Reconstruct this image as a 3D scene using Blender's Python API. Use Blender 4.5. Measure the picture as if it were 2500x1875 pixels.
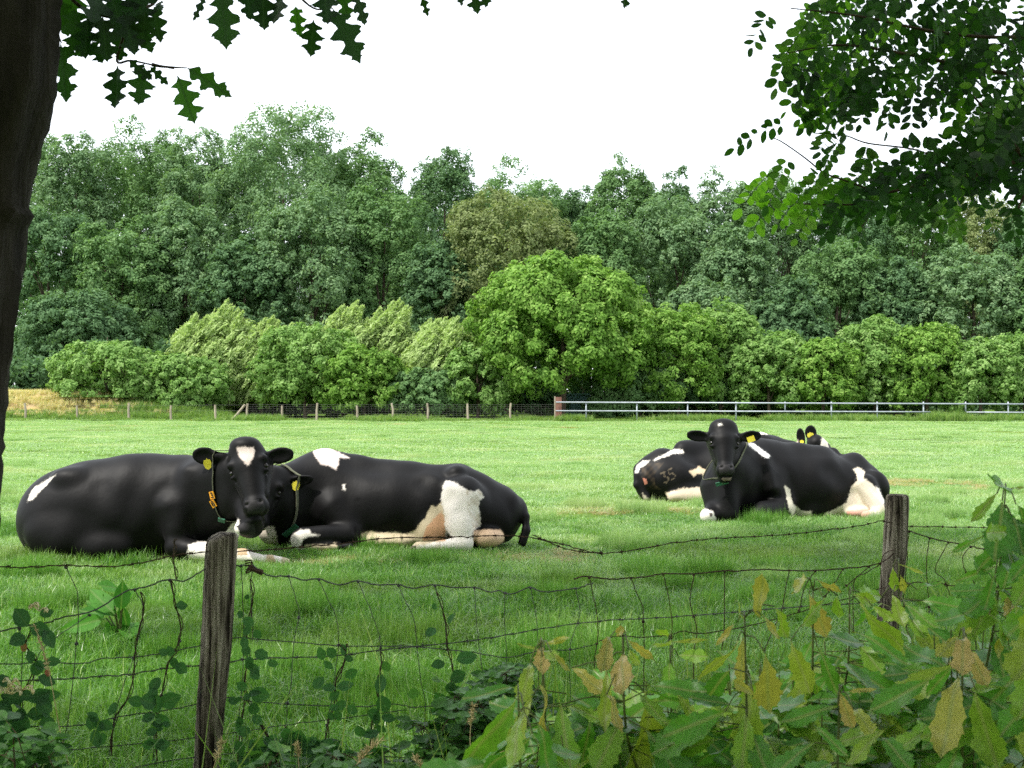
import bpy, bmesh, math, random
import numpy as np
from mathutils import Vector, Matrix
from mathutils.bvhtree import BVHTree

R = math.radians
scene = bpy.context.scene
C = scene.collection
for _o in list(bpy.data.objects):
    bpy.data.objects.remove(_o, do_unlink=True)

# ------------------------------------------------------------------ camera
EYE = 1.4
F = 3000.0                      # focal length in pixels of the 2500 px photograph
PITCH = 12.5 / F
cam_d = bpy.data.cameras.new('camera')
cam_d.sensor_width = 36.0
cam_d.lens = 36.0 * F / 2500.0
cam_d.clip_start = 0.05
cam_d.clip_end = 3000.0
cam_d.dof.use_dof = True
cam_d.dof.focus_distance = 12.0
cam_d.dof.aperture_fstop = 16.0
cam = bpy.data.objects.new('camera', cam_d)
C.objects.link(cam)
cam.location = (0, 0, EYE)
cam.rotation_euler = (R(90) + PITCH, 0, 0)
scene.camera = cam

# ------------------------------------------------------------------ light
SUN_EL, SUN_AZ = 58.0, 236.0     # azimuth clockwise from +Y (view direction)
world = bpy.data.worlds.new('World')
scene.world = world
world.use_nodes = True
wn, wl = world.node_tree.nodes, world.node_tree.links
bg = wn['Background']
sky = wn.new('ShaderNodeTexSky')
sky.sky_type = 'NISHITA'
sky.sun_disc = False
sky.sun_elevation = R(SUN_EL)
sky.sun_rotation = R(SUN_AZ)
sky.dust_density = 3.0
mixn = wn.new('ShaderNodeMix'); mixn.data_type = 'RGBA'
mixn.inputs[0].default_value = 0.72
mixn.inputs[7].default_value = (8.4, 8.7, 9.0, 1)     # bright thin cloud over the whole sky
wl.new(sky.outputs[0], mixn.inputs[6])
wl.new(mixn.outputs[2], bg.inputs['Color'])
bg.inputs['Strength'].default_value = 0.15

sun_d = bpy.data.lights.new('sun', 'SUN')
sun_d.energy = 3.0
sun_d.angle = R(3.0)
sun_d.color = (1.0, 0.96, 0.89)
sun = bpy.data.objects.new('sun', sun_d)
C.objects.link(sun)
_sd = Vector((math.sin(R(SUN_AZ)) * math.cos(R(SUN_EL)), math.cos(R(SUN_AZ)) * math.cos(R(SUN_EL)), math.sin(R(SUN_EL))))
sun.location = _sd * 60
sun.rotation_euler = (-_sd).to_track_quat('-Z', 'Y').to_euler()

scene.view_settings.view_transform = 'Standard'
scene.view_settings.look = 'None'
scene.view_settings.gamma = 1.0
scene.view_settings.exposure = 0.85
scene.cycles.max_bounces = 6
scene.cycles.diffuse_bounces = 3
scene.cycles.glossy_bounces = 2
scene.cycles.transmission_bounces = 4
scene.cycles.transparent_max_bounces = 6
scene.cycles.use_denoising = False
scene.cycles.use_adaptive_sampling = False
scene.cycles.sample_clamp_indirect = 4.0
scene.cycles.volume_bounces = 0

rng = np.random.default_rng(7)
random.seed(7)

# ------------------------------------------------------------------ helpers
def at(u, v, d):
    """point at world depth y = d seen at pixel (u, v) of the 2500x1875 photograph"""
    a, c = (u - 1250.0) / F, (937.5 - v) / F
    cp, sp = math.cos(PITCH), math.sin(PITCH)
    dy, dz = cp - c * sp, c * cp + sp
    return np.array([a * d / dy, d, EYE + dz * d / dy])

def proj(p):
    p = np.asarray(p, float)
    x, y, z = p[..., 0], p[..., 1], p[..., 2] - EYE
    cp, sp = math.cos(PITCH), math.sin(PITCH)
    d, up = y * cp + z * sp, -y * sp + z * cp
    return 1250 + F * x / d, 937.5 - F * up / d

def unit(v):
    v = np.asarray(v, float)
    return v / (np.linalg.norm(v, axis=-1, keepdims=True) + 1e-9)

def tag(o, label=None, cat=None, group=None, kind=None):
    if label: o['label'] = label
    if cat: o['category'] = cat
    if group: o['group'] = group
    if kind: o['kind'] = kind
    return o

def thing(name, loc, label, cat, group=None):
    o = bpy.data.objects.new(name, None)
    o.empty_display_size = 0.1
    C.objects.link(o)
    o.location = loc
    return tag(o, label, cat, group)

def mesh_obj(name, V, Fs, mat, parent=None, attrs=None, smooth=False, cols=None, label=None, link=True):
    """V world coordinates (n,3); Fs list of (m,k) index arrays. One mesh object, origin at its parent / base."""
    V = np.asarray(V, dtype=np.float32)
    off = np.array(parent.location, dtype=np.float32) if parent is not None else np.zeros(3, np.float32)
    if parent is not None and parent.parent is not None:
        off = off + np.array(parent.parent.location, dtype=np.float32)
    me = bpy.data.meshes.new(name)
    if not isinstance(Fs, (list, tuple)): Fs = [Fs]
    Fs = [np.asarray(f, dtype=np.int32) for f in Fs if len(f)]
    loops = np.concatenate([f.ravel() for f in Fs])
    tot = np.concatenate([np.full(len(f), f.shape[1], np.int32) for f in Fs])
    st = np.concatenate([[0], np.cumsum(tot)[:-1]]).astype(np.int32)
    me.vertices.add(len(V)); me.loops.add(len(loops)); me.polygons.add(len(tot))
    me.vertices.foreach_set('co', (V - off).ravel())
    me.loops.foreach_set('vertex_index', loops)
    me.polygons.foreach_set('loop_start', st)
    me.polygons.foreach_set('loop_total', tot)
    me.polygons.foreach_set('use_smooth', np.full(len(tot), smooth, bool))
    me.update(calc_edges=True)
    for k, a in (attrs or {}).items():
        at_ = me.attributes.new(k, 'FLOAT', 'POINT')
        at_.data.foreach_set('value', np.asarray(a, np.float32).ravel())
    if cols is not None:
        ca = me.attributes.new('coat', 'FLOAT_COLOR', 'POINT')
        cc = np.ones((len(V), 4), np.float32); cc[:, :3] = cols
        ca.data.foreach_set('color', cc.ravel())
    me.materials.append(mat)
    o = bpy.data.objects.new(name, me)
    if link: C.objects.link(o)
    if parent is not None: o.parent = parent
    if label: o['label'] = label
    return o

class MB:
    """collects tubes, boxes and sheets into one mesh"""
    def __init__(self): self.V = []; self.Q = []; self.T = []; self.A = []; self.n = 0
    def add(self, V, Q=(), T=(), tint=0.5):
        V = np.asarray(V, float); self.V.append(V)
        if len(Q): self.Q.append(np.asarray(Q, int) + self.n)
        if len(T): self.T.append(np.asarray(T, int) + self.n)
        self.A.append(np.full(len(V), tint) if np.isscalar(tint) else np.asarray(tint))
        self.n += len(V); return self
    def tube(self, pts, rad, seg=6, tint=0.5, jit=0.0, cap=True, squash=None):
        pts = np.asarray(pts, float); n = len(pts)
        rad = np.full(n, rad) if np.isscalar(rad) else np.asarray(rad, float)
        d = np.gradient(pts, axis=0) if n > 1 else np.array([[0, 0, 1.]])
        d = unit(d)
        ref = np.array([0, 0, 1.]) if abs(d[:, 2]).mean() < 0.85 else np.array([0, 1., 0])
        a = unit(np.cross(d, ref)); b = np.cross(a, d)
        th = np.linspace(0, 2 * math.pi, seg, endpoint=False)
        r = rad[:, None] * (1 + jit * rng.normal(size=(n, seg)))
        V = pts[:, None] + r[..., None] * (np.cos(th)[None, :, None] * a[:, None] + np.sin(th)[None, :, None] * b[:, None])
        V = V.reshape(-1, 3)
        i = np.arange(n - 1)[:, None] * seg; j = np.arange(seg)[None]; j2 = (j + 1) % seg
        Q = np.stack([i + j, i + j2, i + seg + j2, i + seg + j], -1).reshape(-1, 4)
        T = []
        if cap:
            V = np.vstack([V, pts[:1], pts[-1:]]); c0, c1 = n * seg, n * seg + 1
            jj = np.arange(seg); k2 = (jj + 1) % seg
            T = np.vstack([np.stack([np.full(seg, c0), k2, jj], -1), np.stack([np.full(seg, c1), (n - 1) * seg + jj, (n - 1) * seg + k2], -1)])
        return self.add(V, Q, T, tint)
    def box(self, c, s, tint=0.5, rot=None):
        c, s = np.asarray(c, float), np.asarray(s, float) / 2
        V = np.array([[x, y, z] for x in (-1, 1) for y in (-1, 1) for z in (-1, 1)]) * s
        if rot is not None: V = V @ np.asarray(rot).T
        return self.add(V + c, [[0, 1, 3, 2], [4, 6, 7, 5], [0, 4, 5, 1], [2, 3, 7, 6], [0, 2, 6, 4], [1, 5, 7, 3]], (), tint)
    def build(self, name, mat, parent=None, smooth=False, label=None, link=True):
        return mesh_obj(name, np.vstack(self.V), [x for x in (np.vstack(self.Q) if self.Q else [], np.vstack(self.T) if self.T else []) if len(x)],
                        mat, parent, {'tint': np.concatenate(self.A)}, smooth, label=label, link=link)

def spline(P, n=8):
    """Catmull-Rom through the points"""
    P = np.asarray(P, float)
    if len(P) < 3: 
        t = np.linspace(0, 1, n + 1)[:, None]; return P[0] * (1 - t) + P[-1] * t
    Q = np.vstack([2 * P[0] - P[1], P, 2 * P[-1] - P[-2]]); out = []
    for i in range(1, len(Q) - 2):
        t = np.linspace(0, 1, n, endpoint=False)[:, None]
        a, b, c, d = Q[i - 1], Q[i], Q[i + 1], Q[i + 2]
        out.append(0.5 * (2 * b + (c - a) * t + (2 * a - 5 * b + 4 * c - d) * t ** 2 + (3 * b - a - 3 * c + d) * t ** 3))
    return np.vstack(out + [P[-1:]])

# ------------------------------------------------------------------ materials
def newmat(name):
    m = bpy.data.materials.new(name); m.use_nodes = True
    nt = m.node_tree; nt.nodes.clear()
    out = nt.nodes.new('ShaderNodeOutputMaterial')
    return m, nt.nodes, nt.links, out

def ramp(n, stops):
    r = n.new('ShaderNodeValToRGB'); e = r.color_ramp.elements
    while len(e) > 1: e.remove(e[-1])
    e[0].position = stops[0][0]; e[0].color = (*stops[0][1], 1)
    for p, c in stops[1:]:
        x = e.new(p); x.color = (*c, 1)
    return r

def noise(n, l, scale, detail=3, vec=None, rough=0.55):
    t = n.new('ShaderNodeTexNoise'); t.inputs['Scale'].default_value = scale; t.inputs['Detail'].default_value = detail
    t.inputs['Roughness'].default_value = rough
    if vec is not None: l.new(vec, t.inputs['Vector'])
    return t

def mixc(n, l, f, a, b, mode='MIX'):
    m = n.new('ShaderNodeMix'); m.data_type = 'RGBA'; m.blend_type = mode
    for s, x in ((0, f), (6, a), (7, b)):
        if hasattr(x, 'links'): l.new(x, m.inputs[s])
        elif s == 0: m.inputs[s].default_value = x
        else: m.inputs[s].default_value = (*x, 1)
    return m.outputs[2]

def leaf_mat(name, stops, trans=0.35, rough=0.5, spec=0.35, pos_noise=0.0, c_alt=None, vein=None, tmul=(1.5, 1.7, 0.6)):
    m, n, l, out = newmat(name)
    a = n.new('ShaderNodeAttribute'); a.attribute_name = 'tint'
    r = ramp(n, stops); l.new(a.outputs['Fac'], r.inputs[0])
    col = r.outputs[0]
    if pos_noise and c_alt:
        g = n.new('ShaderNodeNewGeometry')
        t = noise(n, l, pos_noise, 4, g.outputs['Position'])
        rr = ramp(n, [(0.42, (0, 0, 0)), (0.62, (1, 1, 1))]); l.new(t.outputs['Fac'], rr.inputs[0])
        col = mixc(n, l, rr.outputs[0], col, c_alt)
    bump = None
    if vein:
        vl = n.new('ShaderNodeAttribute'); vl.attribute_name = 'lw'
        va = n.new('ShaderNodeAttribute'); va.attribute_name = 'la'
        ab = n.new('ShaderNodeMath'); ab.operation = 'ABSOLUTE'; l.new(vl.outputs['Fac'], ab.inputs[0])
        mr = n.new('ShaderNodeMapRange'); mr.inputs[1].default_value = 0.010; mr.inputs[2].default_value = 0.035; mr.inputs[3].default_value = 1; mr.inputs[4].default_value = 0
        l.new(ab.outputs[0], mr.inputs[0])
        sl = n.new('ShaderNodeMath'); sl.operation = 'MULTIPLY_ADD'; sl.inputs[1].default_value = -0.9; l.new(ab.outputs[0], sl.inputs[0]); l.new(va.outputs['Fac'], sl.inputs[2])
        mu = n.new('ShaderNodeMath'); mu.operation = 'MULTIPLY'; mu.inputs[1].default_value = 62.0; l.new(sl.outputs[0], mu.inputs[0])
        si = n.new('ShaderNodeMath'); si.operation = 'SINE'; l.new(mu.outputs[0], si.inputs[0])
        m2 = n.new('ShaderNodeMapRange'); m2.inputs[1].default_value = 0.9; m2.inputs[2].default_value = 1.0; m2.inputs[3].default_value = 0; m2.inputs[4].default_value = 0.45
        l.new(si.outputs[0], m2.inputs[0])
        mx = n.new('ShaderNodeMath'); mx.operation = 'MAXIMUM'; l.new(mr.outputs[0], mx.inputs[0]); l.new(m2.outputs[0], mx.inputs[1])
        g2 = n.new('ShaderNodeNewGeometry')
        nz = noise(n, l, 38, 2, g2.outputs['Position'])
        dk = mixc(n, l, 1.0, col, mixc(n, l, nz.outputs['Fac'], (0.75, 0.75, 0.75), (1.25, 1.25, 1.25)), 'MULTIPLY')
        mm = n.new('ShaderNodeMath'); mm.operation = 'MULTIPLY'; mm.inputs[1].default_value = 0.6; l.new(mx.outputs[0], mm.inputs[0])
        col = mixc(n, l, mm.outputs[0], dk, vein)
        bp = n.new('ShaderNodeBump'); bp.inputs['Strength'].default_value = 0.2; bp.inputs['Distance'].default_value = 0.003
        ad = n.new('ShaderNodeMath'); ad.operation = 'ADD'; l.new(mx.outputs[0], ad.inputs[0]); l.new(nz.outputs['Fac'], ad.inputs[1])
        l.new(ad.outputs[0], bp.inputs['Height']); bump = bp.outputs[0]
    p = n.new('ShaderNodeBsdfPrincipled'); p.inputs['Roughness'].default_value = rough
    p.inputs['Specular IOR Level'].default_value = spec
    l.new(col, p.inputs['Base Color'])
    tr = n.new('ShaderNodeBsdfTranslucent')
    l.new(mixc(n, l, 1.0, col, tmul, 'MULTIPLY'), tr.inputs['Color'])
    if bump: l.new(bump, p.inputs['Normal'])
    mx_ = n.new('ShaderNodeMixShader'); mx_.inputs[0].default_value = trans
    l.new(p.outputs[0], mx_.inputs[1]); l.new(tr.outputs[0], mx_.inputs[2]); l.new(mx_.outputs[0], out.inputs[0])
    return m

def solid_mat(name, stops, scale=8, rough=0.7, spec=0.3, metal=0.0, bump=0.3, stretch=(1, 1, 1), dist=0.01, detail=5):
    m, n, l, out = newmat(name)
    g = n.new('ShaderNodeNewGeometry')
    mp = n.new('ShaderNodeMapping'); mp.inputs['Scale'].default_value = stretch; l.new(g.outputs['Position'], mp.inputs[0])
    t = noise(n, l, scale, detail, mp.outputs[0], 0.62)
    r = ramp(n, stops); l.new(t.outputs['Fac'], r.inputs[0])
    p = n.new('ShaderNodeBsdfPrincipled'); p.inputs['Roughness'].default_value = rough
    p.inputs['Specular IOR Level'].default_value = spec; p.inputs['Metallic'].default_value = metal
    l.new(r.outputs[0], p.inputs['Base Color'])
    if bump:
        b = n.new('ShaderNodeBump'); b.inputs['Strength'].default_value = bump; b.inputs['Distance'].default_value = dist
        l.new(t.outputs['Fac'], b.inputs['Height']); l.new(b.outputs[0], p.inputs['Normal'])
    l.new(p.outputs[0], out.inputs[0])
    return m

M = {}
M['bark_dark'] = solid_mat('dark_oak_bark', [(0.3, (0.012, 0.009, 0.006)), (0.6, (0.030, 0.024, 0.016)), (0.8, (0.055, 0.048, 0.032))], 14, 0.9, 0.2, 0, 1.0, (1, 1, 0.18), 0.03)
M['bark'] = solid_mat('grey_brown_bark', [(0.3, (0.05, 0.035, 0.025)), (0.7, (0.14, 0.11, 0.08))], 6, 0.9, 0.2, 0, 0.6, (1, 1, 0.3), 0.03)
M['twig'] = solid_mat('twig_bark', [(0.3, (0.03, 0.022, 0.012)), (0.7, (0.09, 0.06, 0.035))], 30, 0.8, 0.2, 0, 0.2)
M['stem_green'] = solid_mat('green_sapling_stem', [(0.3, (0.05, 0.075, 0.02)), (0.7, (0.13, 0.15, 0.04))], 30, 0.6, 0.3, 0, 0.1)
M['wood'] = solid_mat('weathered_post_wood', [(0.40, (0.018, 0.013, 0.009)), (0.47, (0.12, 0.098, 0.072)), (0.56, (0.29, 0.25, 0.19)), (0.68, (0.48, 0.43, 0.34))], 75, 0.9, 0.15, 0, 1.0, (1, 1, 0.045), 0.02, 9)
M['wood_far'] = solid_mat('grey_stake_wood', [(0.3, (0.22, 0.18, 0.13)), (0.7, (0.42, 0.37, 0.29))], 9, 0.9, 0.2, 0, 0.2, (1, 1, 0.3))
M['wood_red'] = solid_mat('red_brown_post', [(0.3, (0.13, 0.06, 0.045)), (0.7, (0.27, 0.14, 0.11))], 9, 0.9, 0.2, 0, 0.2, (1, 1, 0.3))
M['wire'] = solid_mat('weathered_galvanised_wire', [(0.3, (0.05, 0.05, 0.045)), (0.7, (0.17, 0.17, 0.155))], 60, 0.55, 0.5, 0.5, 0.1)
M['rust'] = solid_mat('rusty_wire', [(0.3, (0.035, 0.022, 0.015)), (0.7, (0.11, 0.065, 0.04))], 60, 0.75, 0.3, 0.3, 0.1)
M['galv'] = solid_mat('galvanised_rail', [(0.3, (0.25, 0.28, 0.31)), (0.7, (0.40, 0.44, 0.48))], 5, 0.45, 0.5, 0.3, 0.05)
# ================================================================== SETTING: field, mound, grass
def ground_z(x, y):
    """field is flat; an overgrown earth mound rises beyond the far fence on the left, ground lifts a touch behind"""
    x, y = np.asarray(x, float), np.asarray(y, float)
    m = 1.25 * np.exp(-(np.clip(np.abs(x + 25.0) - 4.0, 0, None) / 4.0) ** 2 - (np.clip(np.abs(y - 58.2) - 0.6, 0, None) / 1.7) ** 2)
    m2 = 0.42 * np.exp(-((x + 15.6) / 1.7) ** 2 - ((y - 57.0) / 1.3) ** 2)
    u = 0.03 * np.sin(x * 0.55 + 1.3) * np.sin(y * 0.41) + 0.02 * np.sin(x * 1.3 + y * 0.9)
    u = u * np.clip((y - 5) / 6, 0, 1)
    return m + m2 + u

m_, n_, l_, out_ = newmat('soil_and_short_grass')
g_ = n_.new('ShaderNodeNewGeometry')
t1 = noise(n_, l_, 0.35, 5, g_.outputs['Position']); t2 = noise(n_, l_, 14, 5, g_.outputs['Position'])
r1 = ramp(n_, [(0.35, (0.075, 0.15, 0.022)), (0.6, (0.13, 0.22, 0.04)), (0.75, (0.19, 0.24, 0.075))]); l_.new(t1.outputs['Fac'], r1.inputs[0])
r2 = ramp(n_, [(0.3, (0.5, 0.5, 0.45)), (0.7, (1.25, 1.2, 1.1))]); l_.new(t2.outputs['Fac'], r2.inputs[0])
cc_ = mixc(n_, l_, 1.0, r1.outputs[0], r2.outputs[0], 'MULTIPLY')
p_ = n_.new('ShaderNodeBsdfPrincipled'); p_.inputs['Roughness'].default_value = 0.95; p_.inputs['Specular IOR Level'].default_value = 0.1
l_.new(cc_, p_.inputs['Base Color'])
b_ = n_.new('ShaderNodeBump'); b_.inputs['Strength'].default_value = 0.6; b_.inputs['Distance'].default_value = 0.03
l_.new(t2.outputs['Fac'], b_.inputs['Height']); l_.new(b_.outputs[0], p_.inputs['Normal']); l_.new(p_.outputs[0], out_.inputs[0])
M['soil'] = m_
M['mound'] = solid_mat('dry_sandy_mound', [(0.35, (0.20, 0.22, 0.07)), (0.5, (0.34, 0.27, 0.11)), (0.65, (0.40, 0.28, 0.18))], 0.5, 0.95, 0.1, 0, 0.4)

def sheet(xs, ys, zfun):
    X, Y = np.meshgrid(xs, ys, indexing='ij')
    V = np.stack([X, Y, zfun(X, Y)], -1).reshape(-1, 3)
    nx, ny = len(xs), len(ys)
    i, j = np.meshgrid(np.arange(nx - 1), np.arange(ny - 1), indexing='ij'); a = (i * ny + j).ravel()
    return V, np.stack([a, a + ny, a + ny + 1, a + 1], -1)

xs = np.concatenate([[-250, -120, -60], np.arange(-40, 41, 0.8), [60, 120, 250]])
ys = np.concatenate([[-60, -20], np.arange(-8, 56, 0.9), [60, 80, 110, 160, 300]])
V, Q = sheet(xs, ys, lambda x, y: np.where(y < 55, ground_z(x, y) * (y > 0) * np.exp(-0 * x), 0.0))
tag(mesh_obj('field', V, Q, M['soil'], smooth=True), kind='structure')
V, Q = sheet(np.arange(-34, -9, 0.4), np.arange(54.6, 63, 0.3), lambda x, y: ground_z(x, y) - 0.02)
tag(mesh_obj('mound', V, Q, M['mound'], smooth=True), kind='structure')

# ---- grass ----------------------------------------------------------
def blades(n, size, hmin, hmax, wid, lean=0.5, seed=0, round_=False):
    g = np.random.default_rng(seed)
    # tufty: roots cluster round tuft centres
    tc = g.uniform(-size / 2, size / 2, (n // 18 + 1, 2)); th = g.uniform(0.55, 1.15, len(tc))
    k = g.integers(0, len(tc), n)
    root = tc[k] + g.normal(0, size * 0.035, (n, 2)); 
    h = g.uniform(hmin, hmax, n) * th[k]
    az = g.uniform(0, 2 * math.pi, n); ln = np.abs(g.normal(0, lean, n)) + 0.08
    d = np.stack([np.cos(az), np.sin(az)], -1); s = np.stack([-d[:, 1], d[:, 0]], -1)
    w = wid * g.uniform(0.7, 1.3, n)
    twist = g.normal(0, 0.6, n)[:, None]
    s2 = s * np.cos(twist) + d * np.sin(twist)
    V = np.zeros((n, 5, 3))
    for i, (t, ww) in enumerate(((0.0, 1.0), (0.55, 0.8))):
        c = root + d * (ln * h * t ** 2)[:, None]
        V[:, i * 2, :2] = c + s2 * (w * ww / 2)[:, None]; V[:, i * 2 + 1, :2] = c - s2 * (w * ww / 2)[:, None]
        V[:, i * 2:i * 2 + 2, 2] = (h * t)[:, None] - (0.01 if i == 0 else 0)
    V[:, 4, :2] = root + d * (ln * h)[:, None]; V[:, 4, 2] = h * (1 - 0.25 * np.clip(ln, 0, 1.5))
    b = np.arange(n)[:, None] * 5
    tint = np.repeat(np.clip(g.normal(0.45, 0.22, n), 0, 1), 5)
    return V.reshape(-1, 3), b + np.array([[0, 1, 3, 2]]), b + np.array([[2, 3, 4]]), tint

def grass_material(name, stops, alt, dark):
    m, n, l, out = newmat(name)
    a = n.new('ShaderNodeAttribute'); a.attribute_name = 'tint'
    r = ramp(n, stops); l.new(a.outputs['Fac'], r.inputs[0])
    g = n.new('ShaderNodeNewGeometry')
    mp = n.new('ShaderNodeMapping'); mp.inputs['Scale'].default_value = (0.55, 1.0, 0); l.new(g.outputs['Position'], mp.inputs[0])
    t = noise(n, l, 0.55, 5, mp.outputs[0], 0.6); rr = ramp(n, [(0.50, (0, 0, 0)), (0.72, (0.85, 0.85, 0.85))]); l.new(t.outputs['Fac'], rr.inputs[0])
    c = mixc(n, l, rr.outputs[0], r.outputs[0], alt)
    mp2 = n.new('ShaderNodeMapping'); mp2.inputs['Location'].default_value = (31, 7, 0); mp2.inputs['Scale'].default_value = (0.8, 1.3, 0); l.new(g.outputs['Position'], mp2.inputs[0])
    t2 = noise(n, l, 0.8, 4, mp2.outputs[0], 0.6); r2 = ramp(n, [(0.55, (0, 0, 0)), (0.70, (0.7, 0.7, 0.7))]); l.new(t2.outputs['Fac'], r2.inputs[0])
    c = mixc(n, l, r2.outputs[0], c, dark)
    p = n.new('ShaderNodeBsdfPrincipled'); p.inputs['Roughness'].default_value = 0.33; p.inputs['Specular IOR Level'].default_value = 0.5
    l.new(c, p.inputs['Base Color'])
    tr = n.new('ShaderNodeBsdfTranslucent'); l.new(mixc(n, l, 1.0, c, (1.5, 1.6, 0.7), 'MULTIPLY'), tr.inputs['Color'])
    mx = n.new('ShaderNodeMixShader'); mx.inputs[0].default_value = 0.35
    l.new(p.outputs[0], mx.inputs[1]); l.new(tr.outputs[0], mx.inputs[2]); l.new(mx.outputs[0], out.inputs[0])
    return m

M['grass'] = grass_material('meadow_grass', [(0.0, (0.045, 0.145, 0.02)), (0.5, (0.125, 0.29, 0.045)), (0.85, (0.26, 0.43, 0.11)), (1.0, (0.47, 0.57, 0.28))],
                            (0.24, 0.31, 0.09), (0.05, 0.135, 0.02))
M['grass_far'] = grass_material('sun_tinted_meadow_grass', [(0.0, (0.14, 0.28, 0.08)), (0.5, (0.27, 0.42, 0.16)), (0.85, (0.40, 0.52, 0.26)), (1.0, (0.57, 0.62, 0.40))],
                            (0.46, 0.52, 0.30), (0.16, 0.32, 0.10))  # paler, drier meadow grass with sunlight and sheen mixed into its colour
M['dry_grass'] = leaf_mat('dry_seeding_grass', [(0.0, (0.30, 0.38, 0.14)), (0.4, (0.55, 0.48, 0.24)), (1.0, (0.70, 0.50, 0.35))], 0.3)
M['rank_grass'] = leaf_mat('long_rank_grass', [(0.0, (0.06, 0.14, 0.03)), (0.5, (0.16, 0.27, 0.06)), (1.0, (0.36, 0.42, 0.15))], 0.35)

def patch_collection(name, mat, specs):
    col = bpy.data.collections.new(name)
    for i, s in enumerate(specs):
        V, Q, T, tint = blades(*s, seed=100 + i)
        o = mesh_obj('grass_tuft', V, [Q, T], mat, attrs={'tint': tint}, link=False)
        col.objects.link(o)
    return col

def scatter(name, pts, scl, sclz, col, nvar, kind='stuff', label=None):
    """one object: a cloud of points, each carrying one patch of blades"""
    n = len(pts)
    me = bpy.data.meshes.new(name); me.vertices.add(n)
    me.vertices.foreach_set('co', np.asarray(pts, np.float32).ravel())
    for k, a in (('rz', rng.uniform(0, 6.283, n)), ('sc', scl), ('sz', sclz)):
        x = me.attributes.new(k, 'FLOAT', 'POINT'); x.data.foreach_set('value', np.asarray(a, np.float32))
    x = me.attributes.new('idx', 'INT', 'POINT'); x.data.foreach_set('value', rng.integers(0, nvar, n).astype(np.int32))
    o = bpy.data.objects.new(name, me); C.objects.link(o)
    ng = bpy.data.node_groups.new(name, 'GeometryNodeTree')
    ng.interface.new_socket(name='Geometry', in_out='INPUT', socket_type='NodeSocketGeometry')
    ng.interface.new_socket(name='Geometry', in_out='OUTPUT', socket_type='NodeSocketGeometry')
    N, L = ng.nodes, ng.links
    gi, go = N.new('NodeGroupInput'), N.new('NodeGroupOutput')
    ci = N.new('GeometryNodeCollectionInfo'); ci.inputs[0].default_value = col; ci.inputs[1].default_value = True; ci.inputs[2].default_value = True
    ip = N.new('GeometryNodeInstanceOnPoints')
    def attr(nm, ty):
        a = N.new('GeometryNodeInputNamedAttribute'); a.data_type = ty; a.inputs[0].default_value = nm; return a.outputs[0]
    rz = N.new('ShaderNodeCombineXYZ'); L.new(attr('rz', 'FLOAT'), rz.inputs[2])
    sc = N.new('ShaderNodeCombineXYZ'); s = attr('sc', 'FLOAT'); L.new(s, sc.inputs[0]); L.new(s, sc.inputs[1]); L.new(attr('sz', 'FLOAT'), sc.inputs[2])
    L.new(gi.outputs[0], ip.inputs['Points']); L.new(ci.outputs[0], ip.inputs['Instance'])
    ip.inputs['Pick Instance'].default_value = True
    L.new(attr('idx', 'INT'), ip.inputs['Instance Index'])
    L.new(rz.outputs[0], ip.inputs['Rotation']); L.new(sc.outputs[0], ip.inputs['Scale'])
    L.new(ip.outputs[0], go.inputs[0])
    md = o.modifiers.new('patches', 'NODES'); md.node_group = ng
    return tag(o, label, kind=kind)

def lattice(y0, y1, step, xpad, jit=0.35):
    P = []
    y = y0
    while y < y1:
        w = y * 0.43 + xpad
        x = np.arange(-w, w + step, step)
        P.append(np.stack([x + rng.uniform(-jit, jit, len(x)) * step, np.full(len(x), y) + rng.uniform(-jit, jit, len(x)) * step], -1))
        y += step
    P = np.vstack(P)
    return np.column_stack([P, ground_z(P[:, 0], P[:, 1])])

meadow = patch_collection('meadow_patches', M['grass'], [(3400, 1.0, 0.05, 0.12, 0.0048, 0.55), (3400, 1.0, 0.06, 0.15, 0.0046, 0.7),
                                                         (3000, 1.0, 0.04, 0.10, 0.0050, 0.5), (3400, 1.0, 0.06, 0.13, 0.0045, 0.9)])
P1, P2, P3 = lattice(3.2, 12.5, 0.62, 2.0), lattice(12.5, 24, 0.95, 2.0), lattice(24, 54.5, 1.9, 4)
P = np.vstack([P1, P2, P3])
sc = np.concatenate([np.full(len(P1), 1.0), np.full(len(P2), 1.45), np.full(len(P3), 2.9)])
# longer, unmown tufts in the shade by the near fence, shorter out in the field
big = np.clip(0.95 - (P[:, 1] - 5) * 0.04, 0.58, 0.95)
big = big * (1 + .35 * np.sin(P[:, 0] * 1.7 + np.sin(P[:, 1] * 1.1) * 2) * np.sin(P[:, 1] * 1.9 + P[:, 0] * .7))
sz = big * rng.uniform(0.75, 1.3, len(P)) * np.where(P[:, 1] > 24, 0.75, 1.0)
# scattered lush tufts
nt = 420; ty = 5 + 45 * rng.random(nt) ** 1.6; tx = rng.uniform(-1, 1, nt) * (ty * .43 + 1)
P = np.vstack([P, np.column_stack([tx, ty, ground_z(tx, ty)])]); sc = np.concatenate([sc, rng.uniform(.22, .5, nt) * (1 + ty / 40)]); sz = np.concatenate([sz, rng.uniform(1.1, 1.9, nt)])
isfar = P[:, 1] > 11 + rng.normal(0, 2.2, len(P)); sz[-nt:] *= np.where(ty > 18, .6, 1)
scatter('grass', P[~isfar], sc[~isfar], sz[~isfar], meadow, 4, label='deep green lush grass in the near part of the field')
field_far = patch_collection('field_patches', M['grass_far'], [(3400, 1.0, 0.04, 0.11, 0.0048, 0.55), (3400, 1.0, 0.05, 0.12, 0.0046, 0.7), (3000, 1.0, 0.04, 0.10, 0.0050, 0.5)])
scatter('grass', P[isfar], sc[isfar], sz[isfar], field_far, 3, label='pale grass with sunlight in its colour, middle and far part of the field')
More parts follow.
